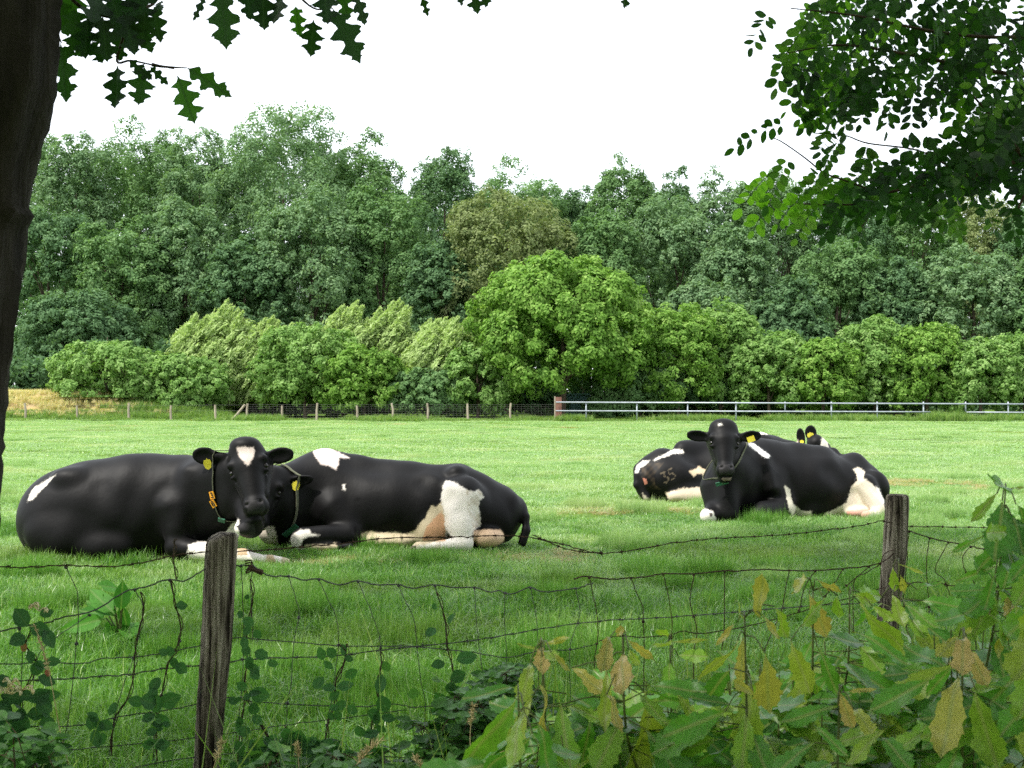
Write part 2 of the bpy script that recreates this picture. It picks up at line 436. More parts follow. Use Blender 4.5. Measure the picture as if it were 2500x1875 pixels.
tall = patch_collection('tall_patches', M['rank_grass'], [(500, 1.2, 0.16, 0.50, 0.012, 0.35), (420, 1.2, 0.12, 0.42, 0.014, 0.5)])
x = rng.uniform(-26, 26, 260); y = 53.6 + rng.uniform(0, 2.4, 260)
k = np.clip(0.5 + 0.5 * np.sin(x * 0.9) + rng.uniform(-.3, .3, 260), 0.25, 1.2)
for u0, u1, n_, h_ in ((2271, 2358, 9, 1.3), (1900, 2130, 14, .95), (1600, 1760, 10, .9), (1390, 1425, 5, .9), (2380, 2500, 8, 1.0), (600, 660, 6, .9)):
    xx_ = (rng.uniform(u0, u1, n_) - 1250) / F * 53.2; x = np.append(x, xx_); y = np.append(y, 53.2 + rng.uniform(0, .6, n_)); k = np.append(k, np.full(n_, h_ * 2 - .4))
scatter('long_grass', np.column_stack([x, y, ground_z(x, y)]), rng.uniform(0.9, 1.5, len(x)), 0.2 + k * 0.5, tall, 2, label='long rank grass growing along the foot of the far fence')
dry = patch_collection('dry_patches', M['dry_grass'], [(420, 1.2, 0.12, 0.34, 0.014, 0.35), (380, 1.2, 0.10, 0.28, 0.016, 0.5)])
wisp = patch_collection('wispy_patches', M['rank_grass'], [(90, 1.0, 0.30, 0.85, 0.0045, 0.35), (70, 1.0, 0.25, 0.75, 0.005, 0.5)])
x = rng.uniform(-2.2, 2.6, 30); y = 3.9 + x * .55 + rng.uniform(-.5, .6, 30)
scatter('long_grass', np.column_stack([x, y, 0 * x]), rng.uniform(.8, 1.2, 30), rng.uniform(.75, 1.1, 30), wisp, 2, label='wispy tall grass growing up through the near netting')
DP = []
for u, v, n, sp in ((1470, 1127, 7, 1.0), (1270, 1366, 5, .28), (1560, 1255, 9, .5), (190, 1042, 9, 2.6), (1650, 1043, 8, 2.5), (2450, 1195, 6, .8), (930, 1035, 6, 2.5), (2180, 1180, 5, .7), (60, 1330, 4, .3), (840, 1372, 3, .2)):
    d = 1.4 * F / (v - 950)
    for _ in range(n): DP.append([(u - 1250) / F * d + rng.normal(0, sp), d + rng.normal(0, sp * .5), 0])
DP = np.array(DP); scatter('dry_grass', DP, .35 + DP[:, 1] / 90, rng.uniform(.12, .26, len(DP)), dry0 := patch_collection('withered_patches', leaf_mat('withered_grass', [(0.0, (0.30, 0.26, 0.10)), (1.0, (0.55, 0.45, 0.25))], .3), [(500, 1.0, .12, .34, .006, 1.6)]), 1, label='small withered tan patches of grass in the field')
x = rng.uniform(-33, -13.5, 700); y = rng.uniform(54.8, 62, 700)
ok = (ground_z(x, y) > 0.22) & (x < -17.6 + rng.normal(0, 1.0, 700))
ok2 = (ground_z(x, y) > 0.05) & ~ok
scatter('long_grass', np.column_stack([x, y, ground_z(x, y) - 0.02])[ok2], rng.uniform(0.9, 1.4, ok2.sum()), rng.uniform(0.5, 1.1, ok2.sum()), tall, 2, label='green rank weeds where the low mound runs out to the right')
scatter('dry_grass', np.column_stack([x, y, ground_z(x, y) - 0.02])[ok], rng.uniform(0.9, 1.4, ok.sum()), rng.uniform(0.5, 1.1, ok.sum()), dry, 2, label='tan and orange dry grass on the low mound at the left')
# ================================================================== TREES
def leaf_faces(P, N, size, elong=1.5, g=rng, up=None):
    n = len(P)
    N = unit(N)
    t = g.normal(size=(n, 3))
    if up is not None: t = np.asarray(up) + 0.45 * t
    t = unit(t - (t * N).sum(1, keepdims=True) * N); b = np.cross(N, t)
    s = (size * g.uniform(0.65, 1.35, n))[:, None]
    V = np.stack([P - t * s * elong / 2, P + b * s * .42 - t * s * .05 + N * s * .06, P + t * s * elong / 2, P - b * s * .42 + t * s * .08 + N * s * .06], 1)
    q = np.arange(n)[:, None] * 4 + np.array([[0, 1, 2, 3]])
    return V.reshape(-1, 3), q

def crown_points(n, c, rad, lobe=0.33, nl=30, sub=22, g=rng, spire=0.0):
    """leaf positions and normals in clumps on the bumps of an uneven crown"""
    c, rad = np.asarray(c, float), np.asarray(rad, float)
    gi = np.arange(nl) + .5; zz = 1 - 2 * gi / nl; aa = gi * 2.39996 + g.uniform(0, 6.28)
    d = unit(np.stack([np.sqrt(1 - zz ** 2) * np.cos(aa), np.sqrt(1 - zz ** 2) * np.sin(aa), zz], -1) + g.normal(0, .12, (nl, 3)))
    d[:, 2] = np.where(d[:, 2] < -0.75, -d[:, 2] * 0.6, d[:, 2]); d = unit(np.sign(d) * np.abs(d) ** 0.8)
    rr = np.where(g.random(nl) < .8, g.uniform(.84, 1.04, nl), g.uniform(.4, .8, nl))[:, None]
    lr = g.uniform(0.75, 1.3, nl) * lobe
    LC = c + d * rad * (1 - lr[:, None] * 0.75) * rr
    LR = lr[:, None] * np.minimum(rad, rad.mean())
    # sub clumps on every lobe
    k = np.repeat(np.arange(nl), sub)
    sd = unit(g.normal(size=(nl * sub, 3)) + 0.55 * unit(LC - c)[k] + np.array([0, 0, 0.25]))
    SC = LC[k] + sd * LR[k] * g.uniform(0.7, 1.08, (len(k), 1))
    SR = LR[k].mean(1) * g.uniform(0.18, 0.38, len(k))
    area = SR ** 2; w = area / area.sum()
    m = g.choice(len(k), n, p=w)
    ld = unit(g.normal(size=(n, 3)) + 0.5 * sd[m] + np.array([0, 0, 0.35]))
    P = SC[m] + ld * (SR[m] * g.uniform(0.55, 1.1, n))[:, None] * np.array([1 - .3 * (spire > 0), 1 - .3 * (spire > 0), 1 + spire])
    if spire: P[:, 0] += (P[:, 2] - c[2]) * .22 + .35 * (P[:, 2] - SC[m][:, 2])
    N = ld * 0.8 + sd[m] * 0.5 + g.normal(0, 0.38, (n, 3)) + np.array([0, 0, 0.25])
    tint = np.clip(0.5 + (g.normal(0, 0.16, len(k)))[m] + g.normal(0, 0.16, n), 0, 1)
    return P, N, tint, LC

def trunk_mesh(base, H, r, LC, g=rng, nlimb=7, lean=0.0, split=0.3):
    mb = MB()
    top = np.array([base[0] + lean, base[1], base[2] + H * 0.8])
    pts = spline([base - [0, 0, 0.15], base + (top - base) * 0.3 + g.normal(0, r * .5, 3) * [1, 1, 0], base + (top - base) * 0.65 + g.normal(0, r, 3) * [1, 1, 0], top], 5)
    rad = np.interp(np.linspace(0, 1, len(pts)), [0, 0.06, 0.4, 1], [r * 1.5, r, r * .7, r * .12])
    mb.tube(pts, rad, 9, jit=0.04)
    for q in LC[g.permutation(len(LC))[:nlimb]]:
        f = g.uniform(split, 0.8); i = int(f * (len(pts) - 1)); s = pts[i]
        mid = (s + q) / 2 + [0, 0, 0.06 * H * g.uniform(-.2, 1)]
        e = spline([s, mid, q], 4); mb.tube(e, np.linspace(rad[i] * .55, r * .08, len(e)), 6)
    return mb

LM = lambda nm, a, b, c, t=0.38: leaf_mat(nm, [(0.0, a), (0.5, b), (1.0, c)], t, 0.62, 0.14, tmul=(1.25, 1.35, 0.75))
M['lf_dark'] = LM('dark_green_forest_leaves', (0.072, 0.145, 0.065), (0.11, 0.205, 0.09), (0.17, 0.28, 0.13))  # woodland greens mixed slightly bluer and paler to stand for distance haze
M['lf_grey'] = LM('grey_green_forest_leaves', (0.10, 0.185, 0.085), (0.155, 0.26, 0.12), (0.24, 0.35, 0.18))
M['lf_mid'] = LM('mid_green_forest_leaves', (0.085, 0.17, 0.062), (0.135, 0.245, 0.09), (0.20, 0.32, 0.13))
M['lf_olive'] = LM('olive_green_leaves', (0.120, 0.165, 0.062), (0.190, 0.240, 0.095), (0.290, 0.335, 0.150))
M['lf_bright'] = LM('bright_green_maple_leaves', (0.085, 0.180, 0.030), (0.165, 0.310, 0.052), (0.320, 0.470, 0.125), 0.4)
M['lf_hedge'] = LM('fresh_green_hedge_leaves', (0.10, 0.20, 0.048), (0.19, 0.33, 0.085), (0.34, 0.48, 0.18), 0.4)
M['lf_willow'] = LM('pale_willow_leaves', (0.21, 0.30, 0.10), (0.35, 0.46, 0.17), (0.50, 0.61, 0.29), 0.4)

def tree(name, cat, label, group, u, vt, hw, dist, kind, nleaf, zb=0.12, size=0.13, r=0.22, lobe=0.33, nl=30, vb=None, up=None, elong=1.5, depth=0.9, lean=0.0, nlimb=7):
    g = np.random.default_rng(int(u * 7 + vt * 13 + dist * 31) % 99991)
    x = (u - 1250.0) / F * dist
    H = at(u, vt, dist)[2]; W = hw / F * dist
    z0 = ground_z(x, dist).item() if vb is None else 0.0
    b = zb * H
    t = thing(name, (x, dist, z0), label, cat, group)
    c = np.array([x + lean, dist, (H + b) / 2]); rad = np.array([W, W * depth, (H - b) / 2])
    P, N, tint, LC = crown_points(nleaf, c, rad, lobe, nl, g=g, spire=.8 if kind == 'lf_willow' else 0)
    if kind == 'lf_willow':                                  # wind-blown shoots standing up out of the crown
        for _ in range(20):
            a_ = g.uniform(0, 6.28); q_ = g.uniform(0, .85); b0 = c + rad * np.array([q_ * math.cos(a_), q_ * math.sin(a_), math.sqrt(1 - q_ * q_) * .86])
            t_ = g.uniform(0, 1, 330)[:, None]; L_ = H * g.uniform(.14, .30)
            P = np.vstack([P, b0 + t_ * np.array([.45, 0, 1.]) * L_ + g.normal(0, .15, (330, 3)) * (1.15 - t_)]); N = np.vstack([N, g.normal(size=(330, 3)) + [0, -.5, .3]]); tint = np.append(tint, g.uniform(.4, .95, 330))
    # stretch so that the outermost leaves reach the crown's real height and width
    hi_ = np.quantile(P[:, 2], .99 if kind != 'lf_willow' else .998); P[:, 2] = b + (P[:, 2] - b) * (H - b) / (hi_ - b)
    qx = np.quantile(np.abs(P[:, 0] - c[0]), .975); P[:, 0] = c[0] + (P[:, 0] - c[0]) * W / qx
    # thin skirts so that low boughs reach the ground on bushes
    P[:, 2] = np.maximum(P[:, 2], z0 + 0.05)
    V, Q = leaf_faces(P, N, size, elong, g, up)
    mesh_obj('crown', V, Q, M[kind], t, {'tint': np.repeat(tint, 4)})
    trunk_mesh(np.array([x, dist, z0]), H, r, LC, g, lean=lean, nlimb=nlimb).build('trunk', M['bark'], t, smooth=True)
    return t

G_F = 'woodland trees behind the field'
G_S = 'shrubs and bushes lined up behind the far fence'
KN = {'lf_dark': 'dark green', 'lf_grey': 'grey green', 'lf_mid': 'mid green', 'lf_olive': 'olive bronze'}
# label, u, vtop, half width, distance, kind   (woodland, back row first)
forest = [
 ('tall dark tree half hidden behind the near trunk at the left edge', 20, 330, 150, 80, 'lf_mid'),
 ('grey green woodland tree just right of the near trunk', 180, 345, 105, 77, 'lf_grey'),
 ('broad woodland tree with a flat mid green top, left part of the wood', 350, 318, 135, 80, 'lf_mid'),
 ('grey green woodland tree between the flat topped tree and the tallest tree', 485, 335, 110, 78, 'lf_grey'),
 ('tallest woodland tree, pale grey green crown rising above all others', 690, 272, 175, 76, 'lf_grey'),
 ('rounded mid green tree on the right shoulder of the tallest tree', 885, 345, 125, 78, 'lf_mid'),
 ('dark narrow topped tree right of the dip in the skyline', 1085, 378, 95, 80, 'lf_dark'),
 ('mid green woodland tree above and behind the olive bronze tree', 1265, 418, 135, 84, 'lf_mid'),
 ('low dark tree filling the skyline notch right of centre', 1420, 470, 75, 86, 'lf_dark'),
 ('fresh green tree with a rounded top above the skyline right of centre', 1525, 413, 88, 82, 'lf_mid'),
 ('small rounded tree in the skyline beside the fresh green top', 1652, 428, 68, 83, 'lf_dark'),
 ('grey green woodland tree left of the hanging locust leaves', 1770, 440, 90, 82, 'lf_grey'),
 ('woodland tree whose top is crossed by the locust leaf tips', 1900, 432, 100, 84, 'lf_grey'),
 ('dark woodland tree behind the middle of the locust branch', 2060, 455, 110, 82, 'lf_dark'),
 ('mid green woodland tree behind the right half of the locust branch', 2230, 470, 115, 83, 'lf_mid'),
 ('olive tinged woodland tree low behind the locust leaves', 2390, 480, 110, 84, 'lf_olive'),
 ('dark woodland tree at the right edge of the picture', 2530, 500, 110, 82, 'lf_dark'),
 ('dark green tree in the second rank beside the near trunk', 110, 520, 130, 71, 'lf_dark'),
 ('mid green tree in the second rank below the flat topped tree', 300, 545, 130, 70, 'lf_mid'),
 ('grey green tree in the second rank above the short round bush', 455, 500, 115, 71, 'lf_grey'),
 ('dark tree with a shaded base left below the tallest tree', 600, 590, 105, 69, 'lf_dark'),
 ('grey green tree standing in front of the tallest tree', 760, 480, 145, 70, 'lf_grey'),
 ('mid green tree with drooping sides left of the olive tree', 940, 470, 118, 71, 'lf_mid'),
 ('dark tree in the gap between the drooping tree and olive tree', 1070, 600, 80, 68, 'lf_dark'),
 ('large rounded olive bronze tree in the middle of the wood', 1240, 478, 168, 69, 'lf_olive'),
 ('fresh mid green tree touching the right side of the olive tree', 1470, 530, 95, 69, 'lf_mid'),
 ('wide grey olive tree above the right shoulder of the round maple', 1640, 492, 130, 71, 'lf_grey'),
 ('grey green tree with pale tufts below the locust leaf tips', 1800, 560, 105, 69, 'lf_grey'),
 ('dark tree behind the low dip in the hedge', 1930, 690, 90, 66, 'lf_dark'),
 ('mid green tree under the lowest hanging locust leaves', 2050, 600, 110, 69, 'lf_mid'),
 ('dark shaded tree between two paler crowns at the right', 2190, 640, 95, 68, 'lf_dark'),
 ('broad pale grey green tree at the far right of the wood', 2370, 620, 130, 67, 'lf_grey'),
 ('green yellow tree cut by the right edge of the picture', 2530, 640, 95, 66, 'lf_mid'),
 ('low dark tree above the round maple, left side', 1330, 640, 110, 66, 'lf_dark'),
 ('low grey tree right above the fresh green hedge', 1720, 690, 110, 66, 'lf_grey'),
 ('low dark tree just behind the short round bush', 190, 720, 130, 66, 'lf_dark'),
 ('back row tree closing the gap between near trunk and flat topped tree', 260, 372, 120, 90, 'lf_mid'),
 ('back row tree left behind the tallest tree', 570, 372, 125, 91, 'lf_mid'),
 ('back row tree behind the middle of the tallest tree', 720, 345, 130, 92, 'lf_dark'),
 ('back row tree behind the left part of the flat topped tree', 415, 380, 120, 92, 'lf_dark'),
 ('back row tree right behind the shoulder of the tallest tree', 860, 400, 120, 91, 'lf_mid'),
 ('back row tree seen under the dark narrow topped crown', 1060, 455, 120, 90, 'lf_mid'),
 ('back row tree left behind the olive bronze tree', 1180, 465, 110, 92, 'lf_dark'),
 ('back row tree right behind the olive bronze tree', 1350, 480, 110, 92, 'lf_mid'),
 ('back row tree behind the rounded skyline tops', 1600, 470, 130, 92, 'lf_mid'),
 ('back row tree behind the tips of the locust leaves', 1850, 490, 130, 92, 'lf_dark'),
 ('back row tree behind the right part of the locust', 2150, 520, 140, 92, 'lf_mid'),
 ('back row tree low behind the far right crowns', 2400, 540, 140, 92, 'lf_mid'),
]
for lb, u, vt, hw, ds, kd in forest:
    tree('woodland_tree', 'tree', lb, G_F, u, vt, hw, ds, kd, int(20000 + hw * 190), zb=0.02, size=0.118, r=0.24, lobe=0.25, nl=80)
# the dark inside of the wood, seen only as one shaded mass between the stems
P_ = []; 
xx = rng.uniform(-48, 48, 60); 
cp, cn, ct, _ = crown_points(60000, (0, 93, 5.2), (46, 5.5, 8.5), 0.16, 150, 12)
V, Q = leaf_faces(cp, cn, 0.34)
tag(mesh_obj('distant_wood', V, Q, M['lf_dark'], attrs={'tint': np.repeat(ct * .6, 4)}), 'dark far part of the wood seen through gaps between the trees', kind='stuff')

bushes = [
 # label, u, vtop, hw, dist, kind, zb, n, elong/up
 ('short round bright green bush at the left end of the shrub row', 262, 838, 118, 58.0, 'lf_hedge', 0),
 ('tall pale willow bush with a windblown rounded top, the leftmost willow', 520, 745, 110, 60.5, 'lf_willow', 1),
 ('small pale willow bush right beside the tall leftmost willow', 638, 778, 62, 60.0, 'lf_willow', 1),
 ('low grey green bush at the foot of the leftmost willow', 455, 870, 95, 57.6, 'lf_hedge', 0),
 ('bright green bush with a pale leafy top in front of the middle willows', 745, 800, 120, 58.2, 'lf_hedge', 0),
 ('feathery willow bush leaning right, left one of the middle pair', 838, 742, 80, 60.5, 'lf_willow', 1),
 ('feathery willow bush with a pointed top, right one of the middle pair', 940, 738, 66, 60.8, 'lf_willow', 1),
 ('low bright bush in front of the pointed willow', 890, 850, 100, 57.4, 'lf_bright', 0),
 ('yellow green willow bush just left of the round maple', 1062, 778, 82, 59.0, 'lf_willow', 1),
 ('low dark leaved bush under the left side of the round maple', 1165, 850, 90, 57.6, 'lf_hedge', 0),
 ('bright green hedge bush touching the right side of the round maple', 1655, 752, 105, 58.6, 'lf_bright', 0),
 ('tall fresh green bush with pale shoots, right of the round maple', 1760, 745, 90, 59.5, 'lf_hedge', 0),
 ('lower green bush in the dip of the hedge', 1880, 812, 95, 58.8, 'lf_hedge', 0),
 ('bright green low bush behind the middle of the metal railing', 2010, 832, 95, 58.4, 'lf_bright', 0),
 ('pointed olive green bush above the resting cow with upright ears', 2135, 778, 90, 59.5, 'lf_hedge', 0),
 ('rounded fresh green bush near the right end of the hedge', 2262, 800, 95, 58.8, 'lf_bright', 0),
 ('low green bush second from the right edge of the hedge', 2392, 832, 85, 58.2, 'lf_hedge', 0),
 ('grey green bush cut by the right edge of the picture', 2505, 820, 90, 59.0, 'lf_hedge', 0),
 ('dark hedge bush behind the left end of the metal railing', 1560, 880, 100, 59.0, 'lf_mid', 0),
 ('dark hedge bush behind the far wooden stakes', 1040, 905, 80, 57.2, 'lf_mid', 0),
 ('dark low bush in the shade behind the second railing bay', 1700, 905, 110, 60.5, 'lf_dark', 0),
 ('dark bush hiding the lower half of the white sky-gap box', 1492, 968, 62, 58.5, 'lf_mid', 0),
 ('small dark bush left of the red brown gate post', 1320, 925, 62, 59.5, 'lf_dark', 0),
 ('dark bush at the far left end of the wood', 30, 880, 110, 65, 'lf_dark', 0),
]
for lb, u, vt, hw, ds, kd, wl_ in bushes:
    tree('willow_bush' if wl_ else 'hedge_bush', 'bush', lb, G_S, u, vt, hw * 1.05, ds, kd, int(11500 + hw * 140), zb=0.0, size=0.105 if not wl_ else 0.09, r=0.09,
         lobe=0.30 if not wl_ else 0.34, nl=44, elong=1.5 if not wl_ else 2.6, up=None if not wl_ else (0.55, 0, 0.9), nlimb=9)
# shaded undergrowth beneath the hedge
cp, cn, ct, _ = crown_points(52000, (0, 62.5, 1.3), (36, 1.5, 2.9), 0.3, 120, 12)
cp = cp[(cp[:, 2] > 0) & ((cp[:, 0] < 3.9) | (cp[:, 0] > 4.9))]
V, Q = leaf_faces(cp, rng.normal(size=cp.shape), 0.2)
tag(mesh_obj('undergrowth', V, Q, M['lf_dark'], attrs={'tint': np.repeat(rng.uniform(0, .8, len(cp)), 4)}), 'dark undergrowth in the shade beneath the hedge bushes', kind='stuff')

# the round maple in front of the wood
tree('round_maple', 'tree', 'round bright green tree standing alone in front of the wood above the railing', None, 1370, 640, 200, 57.6, 'lf_bright', 80000,
     zb=0.10, size=0.125, r=0.18, lobe=0.29, nl=64, depth=0.95)
# ================================================================== far fence, railing, shed
FD = 54.2
fence_far = thing('stake_fence', (at(800, 1028, FD)[0], FD, 0), 'far fence of thin grey wooden stakes with square wire netting, left of the railing', 'fence')
stakes = [(-60, 985), (62, 984), (188, 990), (315, 984), (418, 990), (527, 988), (603, 985), (690, 990), (773, 984), (872, 990), (958, 984), (1044, 984), (1143, 985), (1246, 984)]
for i, (u, v) in enumerate(stakes):
    p = at(u, v, FD); z0 = ground_z(p[0], FD).item()
    MB().tube([[p[0], FD, z0 - .1], [p[0] + random.uniform(-.03, .03), FD, p[2] * .6], [p[0] + random.uniform(-.04, .04), FD, p[2]]], [.055, .05, .045], 7, jit=.05).build('post', M['wood_far'], fence_far, smooth=False)
a, b = at(567, 1026, FD), at(598, 988, FD)
MB().tube([a, b], .055, 7).build('brace', M['wood_far'], fence_far)
mb = MB()
x0, x1 = at(600, 1000, FD)[0], at(1352, 1000, FD)[0]
for z in np.linspace(.06, .72, 8): mb.tube([[x0, FD + .03, z], [(x0 + x1) / 2, FD + .03, z - .012], [x1, FD + .03, z]], .0042, 3, cap=False)
for x in np.arange(x0, x1, .15): mb.tube([[x, FD + .036, .03], [x + random.uniform(-.02, .02), FD + .036, .72]], .003, 3, cap=False)
mb.build('netting', M['wire'], fence_far)
mb = MB()
xl = at(-60, 1000, FD)[0]
for z in (.45, .7): mb.tube([[xl, FD + .03, z], [(x0 + xl) / 2, FD + .03, z - .02], [x0, FD + .03, z]], .004, 3, cap=False)
mb.build('plain_wire', M['wire'], fence_far)

gp = at(1363, 1028, 53.6)
post = thing('gate_post', (gp[0], 53.6, 0), 'thick red brown wooden post where the railing starts', 'post')
mb = MB(); mb.box((gp[0] + .01, 53.6, .48), (.26, .2, 1.15), .5); mb.build('timber', M['wood_red'], post)
mb = MB(); mb.box((gp[0] - .15, 53.58, .50), (.055, .12, 1.17), .5); mb.build('side_board', M['wood_far'], post)

rail = thing('metal_railing', (at(1900, 1028, 53.4)[0], 53.4, 0), 'low galvanised railing with two horizontal tubes running to the right edge', 'railing')
xr0 = at(1357, 1000, 53.4)[0]; xr1 = at(2700, 1000, 53.4)[0]
z1, z2 = at(1400, 982, 53.4)[2], at(1400, 1003, 53.4)[2]
MB().tube([[xr0, 53.4, z1], [(xr0 + xr1) / 2, 53.4, z1 - .05], [xr1, 53.4, z1 - .10]], .034, 8).build('top_rail', M['galv'], rail, smooth=True)
z2e = z2 - .06
MB().tube([[xr0, 53.4, z2], [at(2150, 1, 53.4)[0], 53.4, z2 - .04], [at(2271, 1, 53.4)[0], 53.4, z2 - .05]], .030, 8).build('lower_rail', M['galv'], rail, smooth=True)
MB().tube([[at(2358, 1, 53.4)[0], 53.4, z2 - .06], [xr1, 53.4, z2 - .09]], .030, 8).build('lower_rail', M['galv'], rail, smooth=True)
for u, full in ((1431, 1), (1555, 1), (1679, 1), (1797, 1), (1917, 0), (2030, 1), (2142, 1), (2255, 1), (2358, 0), (2462, 1), (2580, 1)):
    x = at(u, 1000, 53.42)[0]
    MB().tube([[x, 53.45, -.1 if full else z2 - .05], [x, 53.45, z1 + .02]], .033, 8).build('rail_post', M['galv'], rail, smooth=True)

# teal shed behind the maple
M['teal'] = solid_mat('faded_teal_sheeting', [(0.3, (0.10, 0.22, 0.20)), (0.7, (0.17, 0.31, 0.29))], 1.2, 0.7, 0.3, 0, 0.1)
M['teal_roof'] = solid_mat('pale_blue_roof_sheet', [(0.3, (0.38, 0.52, 0.55)), (0.7, (0.52, 0.65, 0.68))], 2, 0.6, 0.4, 0, 0.1)
M['sky_gap_white'] = solid_mat('sky_gap_white_surface', [(0.3, (0.7, 0.75, 0.78)), (0.7, (0.82, 0.84, 0.86))], 2, 0.6, 0.4, 0, 0.05)
sx0, sx1 = at(1372, 1000, 60)[0], at(1442, 1000, 60)[0]
shed = thing('teal_shed', ((sx0 + sx1) / 2, 60, 0), 'faded teal shed half hidden in shade behind the round tree', 'shed')
MB().box(((sx0 + sx1) / 2, 60.9, .55), (sx1 - sx0, 1.8, 1.12)).box(((sx0 + sx1) / 2, 59.985, 0.22), (sx1 - sx0 - .1, .03, .05)).build('wall', M['teal'], shed)
MB().box(((sx0 + sx1) / 2, 60.85, 1.15), (sx1 - sx0 + .2, 2.1, .07)).build('roof', M['teal'], shed)
c = at(1452, 945, 64)  # made-up white box imitating bright sky seen through a gap
gap_box = thing('sky_gap_box', (c[0] + .9, 64.8, 0), 'made-up white box imitating bright sky in a gap under the round tree', 'sky_gap_stand_in')
MB().box((c[0] + .35, 64.8, 1.15), (0.95, 1.4, 1.5)).build('body', M['sky_gap_white'], gap_box)
MB().box((c[0] + .35, 64.8, 1.93), (1.05, 1.5, .06)).build('roof', M['sky_gap_white'], gap_box)
for s in (-.4, .4): MB().tube([[c[0] + .35 + s, 64.2, .2], [c[0] + .35 + s, 64.0, .2]], .2, 14).build('added_wheel', M['bark_dark'], gap_box)
# ================================================================== COWS
def nrm(v): v = np.asarray(v, float); return v / np.linalg.norm(v)

class SDF:
    """smooth blend of tapered limbs and ellipsoids, meshed as one continuous skin"""
    def __init__(self, lo, hi, h=0.010):
        self.lo, self.h = np.asarray(lo, float), h
        self.n = np.ceil((np.asarray(hi) - self.lo) / h).astype(int) + 1
        self.F = np.full(self.n, 1.0, np.float32)
    def grid(self, lo, hi):
        a = np.clip(np.floor((lo - self.lo) / self.h).astype(int), 0, self.n - 1)
        b = np.clip(np.ceil((hi - self.lo) / self.h).astype(int) + 1, 1, self.n)
        ax = [self.lo[i] + self.h * np.arange(a[i], b[i]) for i in range(3)]
        return tuple(slice(a[i], b[i]) for i in range(3)), np.stack(np.meshgrid(*ax, indexing='ij'), -1)
    def blend(self, sl, d, k, cut=False):
        f = self.F[sl]
        if cut: a, b = f, -d; h = np.clip(k - np.abs(a - b), 0, None) / k; f[...] = np.maximum(a, b) + h * h * k / 4
        else: h = np.clip(k - np.abs(f - d), 0, None) / k; f[...] = np.minimum(f, d) - h * h * k / 4
    def ell(self, c, r, k=.06, ax=None, cut=False):
        c, r = np.asarray(c, float), np.asarray(r, float); m = r.max() + k + .03
        sl, P = self.grid(c - m, c + m)
        q = P - c
        if ax is not None: q = q @ np.asarray(ax).T          # rows of ax = local axes
        k0 = np.sqrt(((q / r) ** 2).sum(-1)); k1 = np.sqrt(((q / r ** 2) ** 2).sum(-1)) + 1e-6
        self.blend(sl, (k0 * (k0 - 1) / k1).astype(np.float32), k, cut)
    def cone(self, a, b, ra, rb, k=.05, sq=None, cut=False):
        a, b = np.asarray(a, float), np.asarray(b, float); m = max(ra, rb) + k + .03
        if sq is not None: m *= max(1, sq[1])
        sl, P = self.grid(np.minimum(a, b) - m, np.maximum(a, b) + m)
        ab = b - a; t = np.clip(((P - a) @ ab) / (ab @ ab), 0, 1)
        w = P - a - t[..., None] * ab
        if sq is not None:                                     # squash along an axis
            s = nrm(sq[0]); w = w + (w @ s)[..., None] * s * (1 / sq[1] - 1)
        self.blend(sl, (np.sqrt((w ** 2).sum(-1)) - (ra + t * (rb - ra))).astype(np.float32), k, cut)
    def mesh(self, smooth=3):
        F = self.F; n = self.n
        S = F < 0
        core = S[:-1, :-1, :-1].astype(np.int8)
        for d in [(0,0,1),(0,1,0),(0,1,1),(1,0,0),(1,0,1),(1,1,0),(1,1,1)]:
            core = core + S[d[0]:n[0]-1+d[0], d[1]:n[1]-1+d[1], d[2]:n[2]-1+d[2]]
        act = np.argwhere((core > 0) & (core < 8))
        offs = np.array([(i, j, k) for i in (0, 1) for j in (0, 1) for k in (0, 1)])
        vals = np.stack([F[act[:, 0] + o[0], act[:, 1] + o[1], act[:, 2] + o[2]] for o in offs], 1)
        pos = np.zeros((len(act), 3)); cnt = np.zeros(len(act))
        for a in range(8):
            for b in range(a + 1, 8):
                if np.abs(offs[a] - offs[b]).sum() != 1: continue
                m = (vals[:, a] < 0) != (vals[:, b] < 0)
                t = vals[m, a] / (vals[m, a] - vals[m, b])
                pos[m] += offs[a] + t[:, None] * (offs[b] - offs[a]); cnt[m] += 1
        V = self.lo + self.h * (act + pos / cnt[:, None])
        idx = np.full(n - 1, -1, np.int64); idx[tuple(act.T)] = np.arange(len(act))
        Qs = []
        for ax in range(3):
            o = [0, 0, 0]; o[ax] = 1; e1, e2 = [i for i in range(3) if i != ax]
            A = S[tuple(slice(0, n[i] - o[i]) for i in range(3))]; B = S[tuple(slice(o[i], n[i]) for i in range(3))]
            E = np.argwhere(A != B)
            E = E[(E[:, e1] > 0) & (E[:, e2] > 0) & (E[:, e1] < n[e1] - 1) & (E[:, e2] < n[e2] - 1)]
            def cell(d1, d2): X = E.copy(); X[:, e1] -= d1; X[:, e2] -= d2; return idx[tuple(X.T)]
            q = np.stack([cell(1, 1), cell(0, 1), cell(0, 0), cell(1, 0)], -1)
            fl = A[tuple(E.T)] ^ (ax == 1)
            q[~fl] = q[~fl][:, ::-1]
            Qs.append(q[(q >= 0).all(1)])
        Q = np.vstack(Qs)
        ed = np.vstack([Q[:, [0, 1]], Q[:, [1, 2]], Q[:, [2, 3]], Q[:, [3, 0]]])
        deg = np.bincount(ed.ravel(), minlength=len(V)).astype(float)[:, None]
        for _ in range(smooth):
            acc = np.stack([np.bincount(ed[:, 0], V[ed[:, 1], i], len(V)) + np.bincount(ed[:, 1], V[ed[:, 0], i], len(V)) for i in range(3)], -1)
            V = V * .5 + .5 * acc / deg
        return V, Q

